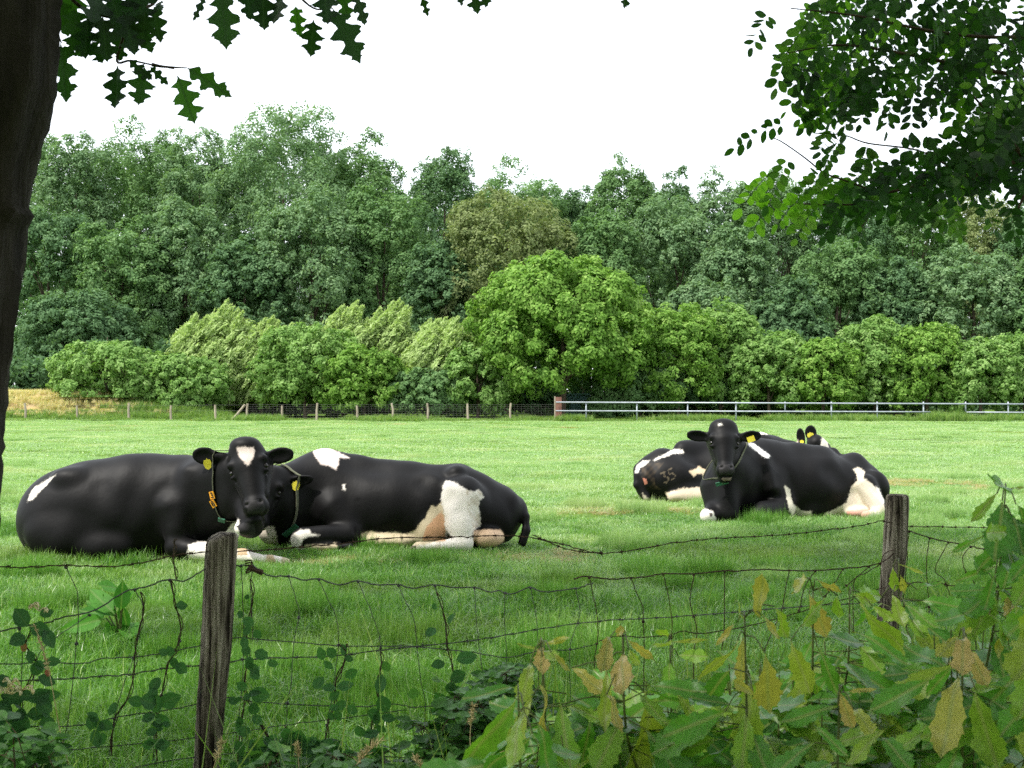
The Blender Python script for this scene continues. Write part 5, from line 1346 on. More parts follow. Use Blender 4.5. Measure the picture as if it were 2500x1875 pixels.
# tint: 0 deep green .. .45 fresh green .. .7 yellow olive .. 1 pinkish bronze
M['sapling'] = leaf_mat('young_red_oak_leaves', [(0.0, (0.060, 0.19, 0.030)), (0.3, (0.11, 0.31, 0.035)), (0.5, (0.21, 0.38, 0.038)), (0.7, (0.34, 0.40, 0.055)), (0.85, (0.42, 0.36, 0.09)), (1.0, (0.50, 0.36, 0.15))],
                        0.38, 0.36, 0.45, vein=(0.30, 0.34, 0.12), tmul=(1.35, 1.45, 0.6))
M['oak_leaf'] = leaf_mat('oak_canopy_leaves', [(0.0, (0.012, 0.04, 0.010)), (0.6, (0.035, 0.10, 0.015)), (1.0, (0.07, 0.19, 0.018))], 0.30, 0.45, 0.4, vein=(0.03, 0.07, 0.02), tmul=(1.1, 1.5, 0.5))
M['locust_leaf'] = leaf_mat('locust_leaflets', [(0.0, (0.009, 0.030, 0.008)), (0.45, (0.035, 0.105, 0.014)), (1.0, (0.28, 0.52, 0.05))], 0.48, 0.5, 0.35, tmul=(1.1, 1.5, 0.5))  # bright end of the ramp imitates skylight glowing through the leaflets
M['vine_leaf'] = leaf_mat('honeysuckle_leaves', [(0.0, (0.035, 0.11, 0.035)), (0.5, (0.06, 0.18, 0.055)), (0.8, (0.14, 0.30, 0.04)), (1.0, (0.28, 0.09, 0.06))], 0.3, 0.55, 0.3, vein=(0.09, 0.17, 0.06))
M['bramble_leaf'] = leaf_mat('bramble_leaves', [(0.0, (0.035, 0.11, 0.025)), (0.6, (0.09, 0.24, 0.04)), (1.0, (0.20, 0.38, 0.06))], 0.3, 0.5, 0.35, vein=(0.08, 0.15, 0.05))
M['dock_leaf'] = leaf_mat('dock_leaves', [(0.0, (0.04, 0.15, 0.025)), (1.0, (0.09, 0.28, 0.03))], 0.4, 0.6, 0.25, vein=(0.2, 0.32, 0.1))
M['petal'] = solid_mat('cream_honeysuckle_petals', [(0.3, (0.72, 0.55, 0.22)), (0.6, (0.80, 0.74, 0.48))], 60, 0.6, 0.3, 0, 0)
M['straw'] = solid_mat('straw_grass_stalk', [(0.3, (0.35, 0.28, 0.12)), (0.7, (0.55, 0.47, 0.26))], 30, 0.8, 0.2, 0, 0.1)
CAMP = np.array([0, 0, EYE])
def toward(p, g=rng, j=.35): return nrm(nrm(CAMP - np.asarray(p)) + g.normal(0, j, 3) + np.array([0, 0, .25]))
# ================================================================== OAK SAPLINGS (right foreground)
# stems: (u_top, v_top, distance, ground u shift px), leaves given as base px, tip px, width ratio, tint
STEMS = [('A', 1322, 1570, 2.35, 40, 'leftmost oak sapling, with small pink drooping leaves at its tip'),
         ('B', 1520, 1552, 2.30, 60, 'oak sapling with a big pink leaf, right of the leftmost one'),
         ('C', 1636, 1560, 2.45, 30, 'thin oak sapling with small yellow tip leaves near the netting'),
         ('D', 1818, 1508, 2.20, 50, 'oak sapling with long bronze hanging leaves and a pale upright leaf'),
         ('E', 1985, 1442, 2.60, 20, 'oak sapling with bronze leaves just left of the thinner fence post'),
         ('F', 2074, 1440, 3.00, 10, 'slender oak sapling rising close beside the thinner fence post'),
         ('G', 2194, 1372, 3.20, 10, 'oak sapling with yellow green leaves crossing the thinner fence post'),
         ('H', 2352, 1545, 2.15, 30, 'oak sapling with a cluster of pinkish tip leaves low at the right'),
         ('I', 2455, 1195, 2.40, -70, 'tallest oak sapling at the right edge with large dark hanging leaves'),
         ('J', 2050, 1690, 2.05, 20, 'low oak sapling with a small bronze drooping leaf, bottom right'),
         ('K', 2560, 1420, 2.10, -20, 'oak sapling half out of the picture at the right edge'),
         ('L', 1265, 1690, 2.00, 60, 'oak sapling with one large bright green leaf at its lower left')]
HERO = {
 'A': [((1323, 1673), (1325, 1845), .30, .92), ((1320, 1581), (1323, 1645), .42, .97), ((1345, 1592), (1392, 1638), .26, .95), ((1295, 1619), (1272, 1718), .30, .62), ((1322, 1575), (1392, 1556), .16, .85), ((1300, 1700), (1245, 1850), .34, .6), ((1316, 1590), (1262, 1570), .15, .65), ((1330, 1590), (1358, 1610), .5, .6)],
 'B': [((1523, 1592), (1518, 1698), .46, 1.0), ((1396, 1630), (1484, 1698), .40, .95), ((1488, 1558), (1470, 1640), .30, .88), ((1480, 1630), (1476, 1790), .24, .62), ((1529, 1556), (1598, 1615), .20, .93), ((1573, 1688), (1568, 1905), .50, .66), ((1372, 1720), (1392, 1900), .42, .50), ((1482, 1695), (1520, 1790), .22, .93), ((1505, 1552), (1523, 1530), .3, 1.0), ((1535, 1585), (1562, 1625), .5, .62), ((1440, 1745), (1420, 1890), .38, .28)],
 'C': [((1636, 1615), (1632, 1700), .62, .48), ((1655, 1600), (1730, 1602), .42, .42), ((1718, 1700), (1598, 1712), .34, .35), ((1640, 1655), (1706, 1780), .17, .6), ((1636, 1562), (1604, 1535), .35, .62), ((1636, 1568), (1728, 1562), .12, .8), ((1632, 1570), (1612, 1578), .5, .68), ((1690, 1740), (1600, 1795), .4, .22)],
 'D': [((1817, 1552), (1806, 1672), .28, .95), ((1801, 1518), (1748, 1576), .20, .95), ((1801, 1563), (1704, 1668), .18, .72), ((1855, 1508), (1860, 1398), .34, .86), ((1817, 1511), (1797, 1464), .40, .70), ((1868, 1595), (1880, 1745), .42, .84), ((1833, 1664), (1822, 1885), .42, .68), ((1770, 1738), (1618, 1800), .34, .25), ((1785, 1798), (1695, 1880), .32, .28), ((1858, 1500), (1905, 1560), .3, .93), ((1890, 1480), (1925, 1560), .36, .66), ((1840, 1700), (1790, 1660), .3, .88)],
 'E': [((1975, 1449), (2020, 1556), .40, .95), ((2045, 1454), (2047, 1510), .62, .58), ((1970, 1412), (1938, 1445), .35, .78), ((1995, 1415), (2054, 1448), .22, .95), ((1931, 1563), (1978, 1695), .46, .72), ((2010, 1460), (1960, 1530), .3, .6), ((1990, 1560), (1935, 1660), .4, .35), ((1995, 1580), (2050, 1700), .34, .3)],
 'F': [((2100, 1473), (2215, 1602), .42, .58), ((2080, 1545), (2245, 1628), .24, .38), ((2062, 1602), (2178, 1678), .52, .22), ((2078, 1450), (2140, 1470), .4, .55), ((2130, 1480), (2185, 1515), .4, .62)],
 'G': [((2180, 1383), (2185, 1445), .40, .62), ((2196, 1400), (2210, 1450), .30, .80), ((2178, 1452), (2208, 1532), .42, .68), ((2194, 1378), (2262, 1402), .12, .66), ((2150, 1460), (2100, 1450), .5, .50), ((2210, 1480), (2290, 1530), .36, .4), ((2240, 1440), (2300, 1420), .3, .3), ((2225, 1560), (2290, 1680), .36, .3)],
 'H': [((2342, 1648), (2295, 1850), .40, .84), ((2381, 1683), (2434, 1885), .46, .64), ((2355, 1558), (2345, 1645), .38, .97), ((2363, 1585), (2413, 1678), .38, .95), ((2341, 1556), (2287, 1604), .36, .82), ((2352, 1552), (2374, 1534), .5, .8), ((2330, 1620), (2260, 1700), .3, .3)],
 'I': [((2447, 1222), (2428, 1372), .50, .12), ((2455, 1196), (2428, 1176), .60, .30), ((2433, 1206), (2372, 1275), .26, .45), ((2462, 1250), (2510, 1330), .56, .22), ((2490, 1434), (2452, 1506), .36, .9), ((2481, 1478), (2436, 1606), .22, .8), ((2440, 1380), (2330, 1420), .2, .4), ((2430, 1400), (2400, 1500), .36, .25), ((2424, 1440), (2500, 1480), .4, .18), ((2456, 1198), (2505, 1186), .1, .6), ((2400, 1310), (2320, 1350), .22, .3), ((2470, 1262), (2508, 1372), .5, .2), ((2478, 1330), (2448, 1440), .46, .3), ((2440, 1330), (2385, 1400), .34, .35), ((2430, 1420), (2500, 1500), .4, .45), ((2452, 1300), (2410, 1300), .4, .5), ((2425, 1450), (2350, 1500), .38, .3), ((2415, 1500), (2470, 1590), .4, .4), ((2410, 1520), (2330, 1560), .36, .55), ((2480, 1230), (2510, 1290), .4, .25)],
 'J': [((2049, 1687), (2083, 1780), .40, .95), ((2084, 1733), (2135, 1790), .34, .78), ((2158, 1782), (2066, 1868), .36, .66), ((1983, 1766), (2072, 1848), .26, .30), ((2045, 1725), (1905, 1763), .28, .28), ((2060, 1690), (2140, 1682), .16, .95), ((2150, 1800), (2230, 1880), .4, .25)],
 'K': [((2540, 1440), (2500, 1560), .4, .55), ((2550, 1520), (2470, 1660), .4, .7), ((2530, 1340), (2470, 1420), .4, .3), ((2535, 1380), (2480, 1480), .4, .5), ((2530, 1480), (2460, 1560), .4, .4), ((2540, 1600), (2480, 1760), .4, .5), ((2560, 1640), (2500, 1850), .4, .6), ((2520, 1700), (2440, 1800), .4, .3)],
 'L': [((1265, 1689), (1135, 1880), .34, .36), ((1280, 1740), (1240, 1880), .3, .55), ((1300, 1790), (1180, 1890), .4, .15), ((1310, 1760), (1350, 1900), .4, .2)],
}
for nm, ut, vt, d, sh, lb in STEMS:
    g = np.random.default_rng(ord(nm)); top = at(ut, vt, d)
    gx = at(ut + sh, 950, d)[0]
    root = np.array([gx, d + .1, 0.0]); mid = (top + root) / 2 + [g.uniform(-.04, .04), .03, 0.1]
    t = thing('oak_sapling', root, lb, 'sapling', 'oak saplings growing in front of the near fence')
    S_ = spline([root - [0, 0, .03], root * .7 + top * .3 + [0, 0, -.02], mid, root * .2 + top * .8 + [0.0, 0, .0], top], 6)
    st = MB(); st.tube(S_, np.linspace(.0055, .0016, len(S_)), 6)
    lb_ = LB()
    for (bu, bv_), (tu, tv), w, tint in HERO[nm]:
        dd = d + g.uniform(-.10, .06); B_ = at(bu, bv_, dd); T_ = at(tu, tv, dd + g.uniform(-.10, .05))
        N_ = toward(B_, g, .42)
        leaf(lb_, B_, T_, w * 1.02, N_, YOUNG, curl=g.uniform(.1, .4), fold=g.uniform(.15, .5), tint=np.clip(tint * .93 + g.normal(0, .04), 0, 1), wav=.035, g=g)
        # petiole from the stem, a little above the blade base
        k = np.argmin(np.abs(S_[:, 2] - min(B_[2] + .02, top[2]))); st.tube(spline([S_[k], (S_[k] + B_) / 2 + [0, 0, .012], B_], 3), [.0014] * 7, 4)
    # lower whorls of older green leaves
    for i in range(40):
        f = g.uniform(.30, .90); p = S_[int(f * (len(S_) - 1))]
        az = g.uniform(0, 6.28); o = np.array([math.cos(az), math.sin(az) * .8, g.uniform(-.35, .25)])
        B_ = p + o * g.uniform(.02, .07); ln = g.uniform(.08, .15); T_ = B_ + nrm(o + [0, 0, g.uniform(-.9, .1)]) * ln
        if proj(T_)[1] < vt + 110 or proj(B_)[1] < vt + 90: continue
        leaf(lb_, B_, T_, g.uniform(.34, .52), nrm([g.normal(0, .4), g.normal(-.8, .4), 1]), YOUNG, g.uniform(.05, .2), .2, np.clip(g.choice([.05, .2, .3, .5]) + g.normal(0, .05), 0, 1), .025, g=g)
        st.tube([p, B_], .0013, 4)
    lb_.done('foliage', M['sapling'], t); st.build('stem', M['stem_green'], t, smooth=True)

# dense low green growth between and behind the saplings
g = np.random.default_rng(5)
thick = [('low leafy oak seedlings filling the ground under the saplings at the left', 1400, 2.5, 1720), ('low leafy oak seedlings under the middle of the saplings', 1660, 2.7, 1650), ('low leafy oak seedlings beneath the bronze leaved saplings', 1900, 2.8, 1600),
         ('low leafy oak seedlings in front of the thinner fence post', 2140, 2.9, 1560), ('low leafy oak seedlings by the bottom right corner', 2380, 2.8, 1500)]
for lb, uc, d, vtop in thick:
    root = at(uc, 1875, d) * [1, 1, 0]
    t = thing('oak_seedlings', root, lb, 'seedlings', 'low oak seedlings under the saplings')
    lb_ = LB(); st = MB()
    for s in range(24):
        tp = at(uc + g.uniform(-150, 150), vtop + g.uniform(0, 180), d + g.uniform(-.35, .7)); rt = np.array([tp[0] + g.uniform(-.05, .05), tp[1], 0])
        S_ = spline([rt, (rt + tp) / 2 + g.normal(0, .02, 3), tp], 5); st.tube(S_, np.linspace(.004, .0015, len(S_)), 5)
        for i in range(15):
            f = 1 - abs(g.normal(0, .22)); p = S_[int(np.clip(f, .2, 1) * (len(S_) - 1))]
            az = g.uniform(0, 6.28); o = np.array([math.cos(az), math.sin(az), g.uniform(-.1, .4)])
            B_ = p + o * .02; T_ = B_ + nrm(o + [0, 0, g.uniform(-.8, .1)]) * g.uniform(.08, .15)
            leaf(lb_, B_, T_, g.uniform(.34, .52), nrm([g.normal(0, .4), g.normal(-.7, .4), 1]), YOUNG, g.uniform(.05, .2), .2, np.clip(g.choice([.05, .2, .35, .5, .6], p=[.2, .25, .25, .2, .1]) + g.normal(0, .04), 0, 1), .025, g=g)
    lb_.done('foliage', M['sapling'], t); st.build('stem', M['stem_green'], t)

# ================================================================== HONEYSUCKLE on the netting
def vine(label, paths, leaves, seed, size=.033, extra=None, flowers=(), nl_step=.05):
    g = np.random.default_rng(seed)
    a0 = on_fence(*paths[0][-1]); t = thing('honeysuckle_vine', a0 * [1, 1, 0], label, 'vine', 'honeysuckle vines climbing the near netting')
    st = MB(); lb_ = LB()
    for p in paths:
        P = spline([on_fence(u, v, .012) for u, v in p], 5); st.tube(P, .0019, 5, jit=.1)
        P2 = P + np.stack([.006 * np.sin(np.arange(len(P)) * .9), np.zeros(len(P)), np.zeros(len(P))], -1) + fn * .006; st.tube(P2, .0013, 4)
    for (u, v, s, ang, tn) in leaves:
        for sd in ((-1, 1) if s > 0 else (1,)):
            B_ = on_fence(u, v, .02 + g.uniform(0, .02)); a = ang + (0 if sd > 0 else math.pi * .8) + g.normal(0, .3); ln = abs(s) * size * g.uniform(.85, 1.2)
            dr = math.cos(a) * fdir + np.array([0, 0, 1]) * math.sin(a) + fn * g.uniform(-.1, .5)
            leaf(lb_, B_, B_ + nrm(dr) * ln, g.uniform(.58, .78), toward(B_, g, .35), OVAL, .12, .15, np.clip(tn + g.normal(0, .08), 0, 1), .015, g=g)
    lb_.done('foliage', M['vine_leaf'], t); st.build('stem', M['twig'], t)
    for (u, v, s) in flowers:
        fl = MB(); c = on_fence(u, v, .035)
        for i in range(7):
            a = g.uniform(0, 6.28); d = np.array([math.cos(a), -.4, abs(math.sin(a)) * .8 + .1]); e = c + nrm(d) * .026 * s
            P = spline([c, c + nrm(d) * .014 * s + [0, 0, .004], e, e + np.array([g.normal(0, .006), -.002, -.010])], 3); fl.tube(P, np.interp(np.linspace(0, 1, len(P)), [0, .5, .8, 1], [.0012, .0018, .0040, .001]) * s, 5)
        fl.build('flower', M['petal'], t, smooth=True)
def along(path, n, g, spread=14, s=(.7, 1.15), tn=.35):
    P = np.array(path, float); d = np.concatenate([[0], np.cumsum(np.hypot(*np.diff(P, axis=0).T))]); out = []
    for x in g.uniform(0, d[-1], n):
        out.append((np.interp(x, d, P[:, 0]) + g.normal(0, spread), np.interp(x, d, P[:, 1]) + g.normal(0, 6), g.uniform(*s) * g.choice([-1, 1]), g.uniform(-.9, .5), tn + g.normal(0, .12)))
    return out
g = np.random.default_rng(77)
pa_ = [Z5(1930, 200), Z5(1950, 380), Z5(1900, 560), Z5(1910, 760), Z5(1890, 1000), Z5(1880, 1200), Z5(1840, 1500), Z5(1830, 1800)]
vine('honeysuckle vine twining down the right side of the thicker fence post', [pa_, [Z5(1890, 1100), Z5(2000, 1300), Z5(2100, 1500), Z5(2150, 1700)]],
     [(*Z5(1870, 500), 1, -.5, .3), (*Z5(1960, 590), -1, -.9, .3), (*Z5(1880, 640), 1, -1.2, .25), (*Z5(1960, 760), -1.2, -.6, .3), (*Z5(1900, 800), 1, -.9, .3), (*Z5(2060, 840), -1.1, -.5, .3), (*Z5(1930, 900), 1, -.9, .3),
      (*Z5(1920, 1080), -1.7, -.35, .3), (*Z5(1840, 1150), -1.1, 3.3, .25), (*Z5(1950, 1250), 1.2, -.5, .3), (*Z5(1860, 1330), 1, -.9, .3), (*Z5(1900, 360), -.6, 1.2, .1)] + along(pa_[3:], 12, g), 1)
pb_ = [Z5(1320, 210), Z5(1350, 380), Z5(1395, 580), Z5(1365, 720), Z5(1290, 880), Z5(1250, 1080), Z5(1210, 1200), Z5(1210, 1600)]
vine('honeysuckle vine with a leafy knot at mid height, left of the thicker post', [pb_, [Z5(1360, 200), Z5(1340, 60), Z5(1345, -60), Z5(1350, -110)]],
     [(*Z5(1350, 405), -.95, .05, .2), (*Z5(1330, 800), 1.1, -1.0, .2), (*Z5(1300, 780), -1, 3.0, .2), (*Z5(1350, 850), -1.1, -1.2, .25), (*Z5(1240, 960), -1.3, 3.1, .2), (*Z5(1220, 1050), -1.3, 3.6, .3), (*Z5(1210, 1170), 1.7, .1, .25), (*Z5(1200, 1240), 1.5, -.8, .3), (*Z5(1180, 1300), -1, -1.2, .7)] + along(pb_[5:], 8, g), 2)
pc_ = [Z5(1085, 300), Z5(1110, 440), Z5(1070, 600), Z5(1040, 800), Z5(1030, 960), Z5(970, 1150), Z5(880, 1290), Z5(860, 1560)]
vine('thin bare honeysuckle stem with a few narrow leaves left of centre netting', [pc_], [(*Z5(980, 1130), -1.3, .5, .3), (*Z5(900, 1150), -1.2, 3.9, .3), (*Z5(760, 1300), 1.4, -.3, .25), (*Z5(720, 1360), 1.3, -.8, .3), (*Z5(790, 1380), 1, -1.1, .25), (*Z5(700, 1270), -1.1, -.5, .2)], 3)
pd_ = [Z5(270, 540), Z5(200, 700), Z5(270, 820), Z5(240, 950), Z5(170, 1100), Z5(150, 1250), Z5(150, 1400), Z5(140, 1700)]
vine('leafy honeysuckle with cream flowers at the lower left corner', [pd_, [Z5(10, 1100), Z5(80, 1200), Z5(150, 1350)]],
     [(*Z5(220, 570), 1.5, -.3, .2), (*Z5(330, 580), -1.5, -.9, .15), (*Z5(200, 640), -1.3, -2.8, .25), (*Z5(300, 480), -1, .2, .25), (*Z5(250, 850), 1.3, -.6, .2), (*Z5(340, 840), -1.1, -.5, .2), (*Z5(290, 950), 1.6, -.7, .15), (*Z5(90, 1010), -1.4, 3.0, .2), (*Z5(200, 1130), 1.6, .2, .2),
      (*Z5(330, 1110), -1.5, .1, .25), (*Z5(100, 1200), -1.5, 3.0, .2), (*Z5(200, 1250), 1.7, -.1, .15), (*Z5(60, 1370), -1.6, 3.1, .2), (*Z5(150, 1360), 1.7, -.9, .15), (*Z5(200, 1480), 1.5, -.6, .2), (*Z5(100, 1550), 1.6, -.6, .15), (*Z5(180, 690), -.8, -1.6, .98), (*Z5(370, 890), -.7, -1, .95)] + along(pd_[4:], 26, g, 40, (.9, 1.6), .22), 4,
     flowers=[(*Z5(90, 1090), 1.2), (*Z5(165, 1060), 1.35), (*Z5(10, 1010), 1.0), (*Z5(300, 450), 1.0)])
pe_ = [Z6(720, 700), Z6(770, 820), Z6(700, 950), Z6(685, 1150), Z6(640, 1300), Z6(600, 1560), Z6(580, 1800)]
vine('honeysuckle vine with a brown knotted stem on the netting right of the thicker post', [pe_, [Z6(780, 700), Z6(760, 850), Z6(690, 1000)]],
     [(*Z6(600, 830), 1.3, -.2, .35), (*Z6(700, 800), -1, 2.8, .25), (*Z6(760, 960), -1.3, .8, .3), (*Z6(520, 1050), -1.5, .1, .25), (*Z6(700, 1040), 1.5, .2, .4), (*Z6(640, 1130), -1, .3, .15), (*Z6(690, 1210), 1.1, -1, .35), (*Z6(760, 800), 1, -.5, .25)] + along(pe_[3:], 10, g), 5)
pf_ = [Z6(1470, 300), Z6(1530, 480), Z6(1550, 620), Z6(1560, 760), Z6(1600, 900), Z6(1570, 1100), Z6(1560, 1500), Z6(1550, 1800)]
vine('honeysuckle vine with rounded leaves on the netting left of the join', [pf_], [(*Z6(1470, 580), -1.3, 3.1, .35), (*Z6(1560, 550), -1, .6, .3), (*Z6(1450, 440), -.8, 1.2, .3), (*Z6(1620, 830), -1.9, .2, .5), (*Z6(1540, 850), -1.4, 2.9, .2), (*Z6(1570, 980), -1.7, .2, .3), (*Z6(1500, 980), -1.2, 2.8, .7), (*Z6(1560, 1180), 1.8, .1, .3), (*Z6(1660, 1220), -1.6, 0, .3), (*Z6(1500, 1240), 1.6, -.6, .2)] + along(pf_[4:], 16, g, 30, (.9, 1.5), .3), 6)
pg_ = [Z6(1040, 760), Z6(1045, 880), Z6(1012, 1000), Z6(1030, 1180), Z6(980, 1260), Z6(960, 1500), Z6(960, 1800)]
vine('short honeysuckle shoot with one dark drooping leaf in the middle of the netting', [pg_], [(*Z6(1030, 1090), 1.6, -1.2, .15), (*Z6(1060, 830), -1.1, -1.4, .6), (*Z6(1240, 1090), -1.2, .3, .5), (*Z6(1040, 1270), 1.6, .1, .2), (*Z6(900, 1420), 1.5, .3, .3)] + along(pg_[4:], 8, g), 7)
ph_ = [Z6(300, 1330), Z6(330, 1450), Z6(310, 1600), Z6(300, 1800)]
vine('low honeysuckle leaves on the bottom wires just right of the thicker post', [ph_, [Z6(100, 1300), Z6(200, 1480), Z6(260, 1560)]], along([Z6(60, 1600), Z6(300, 1450), Z6(520, 1520), Z6(760, 1620)], 34, g, 26, (1.0, 1.7), .3) + [(*Z6(50, 1590), -1.8, 1.2, .62)], 8)

# ================================================================== BRAMBLES and weeds at the fence foot
def bramble(label, uc, d, vtop, wpx, n, seed, tn=.3):
    g = np.random.default_rng(seed); root = at(uc, 1875, d) * [1, 1, 0]
    t = thing('bramble_bush', root, label, 'bush', 'brambles and weeds along the foot of the near fence'); lb_ = LB(); st = MB()
    for s in range(int(n)):
        rt = root + [g.normal(0, wpx / F * d * .5), g.normal(0, .12), 0]
        tp = at(uc + g.normal(0, wpx * .55), vtop + abs(g.normal(0, 90)), d + g.normal(0, .15))
        S_ = spline([rt, (rt + tp) / 2 + [g.normal(0, .06), 0, .08], tp, tp + [g.normal(0, .05), -.02, -.05]], 5); st.tube(S_, np.linspace(.003, .001, len(S_)), 5)
        for i in range(14):
            p = S_[int(g.uniform(.35, 1) * (len(S_) - 1))]; az = g.uniform(0, 6.28); o = np.array([math.cos(az), math.sin(az), g.uniform(-.2, .5)]); q = p + nrm(o) * g.uniform(.02, .05)
            st.tube([p, q], .0009, 4)
            for k in (-1.0, 0, 1.0):
                ca, sa = math.cos(k), math.sin(k); o2 = np.array([o[0] * ca - o[1] * sa, o[0] * sa + o[1] * ca, o[2] - .25 + g.normal(0, .15)])
                leaf(lb_, q, q + nrm(o2) * g.uniform(.03, .055), g.uniform(.55, .72), nrm([g.normal(0, .3), g.normal(-.35, .3), 1]), OVAL, .1, .25, np.clip(tn + g.normal(0, .2), 0, 1), .03, g=g)
    lb_.done('foliage', M['bramble_leaf'], t); st.build('stem', M['twig'], t)
bramble('dark bramble bush at the fence foot beside the big bright green sapling leaf', 1130, 3.55, 1700, 90, 26, 11)
bramble('bramble patch rising to the netting join above the leftmost sapling', 1240, 3.75, 1640, 60, 20, 12, .4)
bramble('bramble tangle along the bottom of the netting, middle of the picture', 880, 3.35, 1830, 110, 12, 13)
bramble('bramble tangle at the foot of the netting right of the thicker post', 660, 3.25, 1845, 80, 9, 14, .35)
bramble('dark bramble clump under the flowering honeysuckle in the lower left corner', 60, 3.0, 1790, 70, 12, 15, .3)
bramble('low weeds and bramble left of the thicker fence post', 330, 3.1, 1865, 110, 9, 16, .4)

def dock(label, pts, d, seed):
    g = np.random.default_rng(seed); c0 = pts[0][0]; root = at(c0[0], 1.0, d) * [1, 1, 0]; root[1] = d
    t = thing('dock_plant', root, label, 'weed'); lb_ = LB(); st = MB()
    for (b, e, w, tn) in pts:
        B_, T_ = at(*b, d + g.uniform(-.1, .1)), at(*e, d + g.uniform(-.15, .1)); leaf(lb_, B_, T_, w, toward(B_, g, .3), LANCE, .15, .25, tn, .03, g=g)
        st.tube(spline([root, (root + B_) / 2 + [0, 0, .03], B_], 3), .004, 5)
    lb_.done('foliage', M['dock_leaf'], t); st.build('stem', M['stem_green'], t)
dock('leafy green dock plant growing in the grass behind the fence at the left', [((295, 1490), (300, 1415), .5, .1), ((280, 1500), (215, 1435), .45, .8), ((290, 1440), (235, 1425), .35, .9), ((300, 1500), (330, 1430), .3, .7), ((265, 1500), (190, 1490), .45, .2), ((275, 1520), (255, 1540), .8, .6), ((310, 1520), (320, 1560), .6, .9),
      ((260, 1510), (140, 1540), .35, .8), ((290, 1530), (240, 1560), .5, .5), ((300, 1470), (310, 1545), .35, .1), ((280, 1480), (250, 1450), .5, .5), ((270, 1530), (330, 1575), .4, .6), ((285, 1510), (210, 1465), .4, .4)], 6.6, 3)

def stalk(label, pts, d, headlen, seed, rad=.004):
    g = np.random.default_rng(seed); P = spline([at(u, v, d) for u, v in pts], 6); root = np.array([P[-1][0], d, 0.]); P = np.vstack([P, [root]])
    t = thing('grass_stalk', root, label, 'grass stalk', 'straw coloured grass stalks by the near fence')
    st = MB(); st.tube(P, .0011, 4); st.build('stem', M['straw'], t)
    hd = MB(); n = int(headlen * len(P)); n = max(n, 3)
    for i in range(70):
        q = P[0] + (P[n] - P[0]) * g.uniform(0, 1); o = nrm(g.normal(size=3) + [0, 0, 1.2]) * rad * 1.6; hd.tube([q, q + o * .5, q + o * 1.6], [.0007, .0012, .0003], 4)
    hd.build('seed_head', M['straw'], t)
stalk('pale grass stalk with a narrow seed head beside the left honeysuckle', [(84, 1525), (100, 1570), (120, 1640), (135, 1720), (150, 1800), (170, 1875)], 3.0, .38, 1)
stalk('seed head bending right just beside the foot of the thicker post', [(543, 1808), (532, 1840), (520, 1880)], 3.1, .6, 2, .006)
stalk('short seed head low between the post and the brambles', [(724, 1818), (728, 1845), (730, 1880)], 3.1, .5, 3, .005)
stalk('fluffy drooping seed head above the bramble tangle', [(928, 1808), (895, 1840), (865, 1875), (860, 1900)], 3.1, .5, 4, .009)
stalk('tall pale seed head in front of the dark bramble bush', [(1155, 1722), (1152, 1760), (1148, 1790), (1150, 1880)], 3.2, .45, 5, .005)
stalk('seed head just left of the big bright green sapling leaf', [(1012, 1848), (1030, 1870), (1040, 1900)], 3.0, .6, 6, .005)
stalk('seed head low between the two leftmost saplings', [(1240, 1805), (1228, 1840), (1222, 1880)], 2.6, .5, 7, .005)

# ================================================================== OAK TREE (left) with its hanging leaves
ok = thing('oak_tree', (-1.60, 3.05, 0), 'dark oak trunk at the left edge with pointed lobed leaves hanging into the picture', 'tree')
edge = [(-400, 165), (-150, 148), (0, 141), (100, 139), (215, 134), (245, 124), (290, 112), (340, 96), (400, 78), (460, 69), (498, 65), (520, 63), (545, 58), (640, 47), (720, 38), (800, 27), (900, 14), (1000, 8), (1100, 1), (1300, -14), (1600, -30), (2100, -60), (2700, -130)]
TD = 3.05; g = np.random.default_rng(9); seg = 40; rings = []
vs = np.arange(-400, 2701, 22); us = np.interp(vs, [e[0] for e in edge], [e[1] for e in edge])
zt = at(0, -400, TD)[2]
th = np.linspace(0, 2 * math.pi, seg, endpoint=False); ridg = g.normal(0, 1, seg)
for i, (v, u) in enumerate(zip(vs, us)):
    e = at(u - 14, v, TD); r = .215 if v > -100 else .215 + (-100 - v) * .0003
    if v > 2100: r += (v - 2100) * .00016
    c = e + np.array([-r, 0, 0])
    if c[2] < -.1: break
    bump = .010 * np.sin(th * 13 + ridg * .8 + .35 * np.sin(i * .31)) + .006 * np.sin(th * 23 + i * .21) + g.normal(0, .0022, seg)
    kn = .022 * np.exp(-((v - 528) / 16) ** 2) * (np.cos(th) > .9)
    rr = r + np.where(np.abs(np.cos(th)) > -1, bump, 0) + kn
    rings.append(c + np.stack([rr * np.cos(th), rr * np.sin(th), 0 * th], -1))
n = len(rings); i = np.arange(n - 1)[:, None] * seg; j = np.arange(seg)[None]; j2 = (j + 1) % seg
mesh_obj('trunk', np.vstack(rings), np.stack(np.broadcast_arrays(i + j, i + j2, i + seg + j2, i + seg + j), -1).reshape(-1, 4), M['bark_dark'], ok, smooth=True)
tc = rings[0].mean(0)
br = MB()
def limb(pts, r0, r1, n=6, mb=None):
    P = spline(pts, n); (mb or br).tube(P, np.linspace(r0, r1, len(P)), 9, jit=.05); return P
up1 = tc + [0.05, .1, 1.6]; up2 = tc + [.2, .3, 3.2]; up3 = tc + [.3, .2, 5.2]
limb([tc + [0, 0, -.3], tc, up1, up2, up3], .27, .10, 6)
LC_ = [tc + np.array(p) for p in ((-2.2, 1.2, 3.4), (1.9, .6, 2.6), (3.6, 1.5, 3.0), (-1.4, -2.0, 3.6), (1.2, -2.6, 3.2), (2.8, -1.2, 4.4), (0, 2.6, 4.2), (2.0, 2.2, 5.2), (-2.2, 0, 5.4), (4.6, 0, 4.2), (.3, .2, 6.4))]
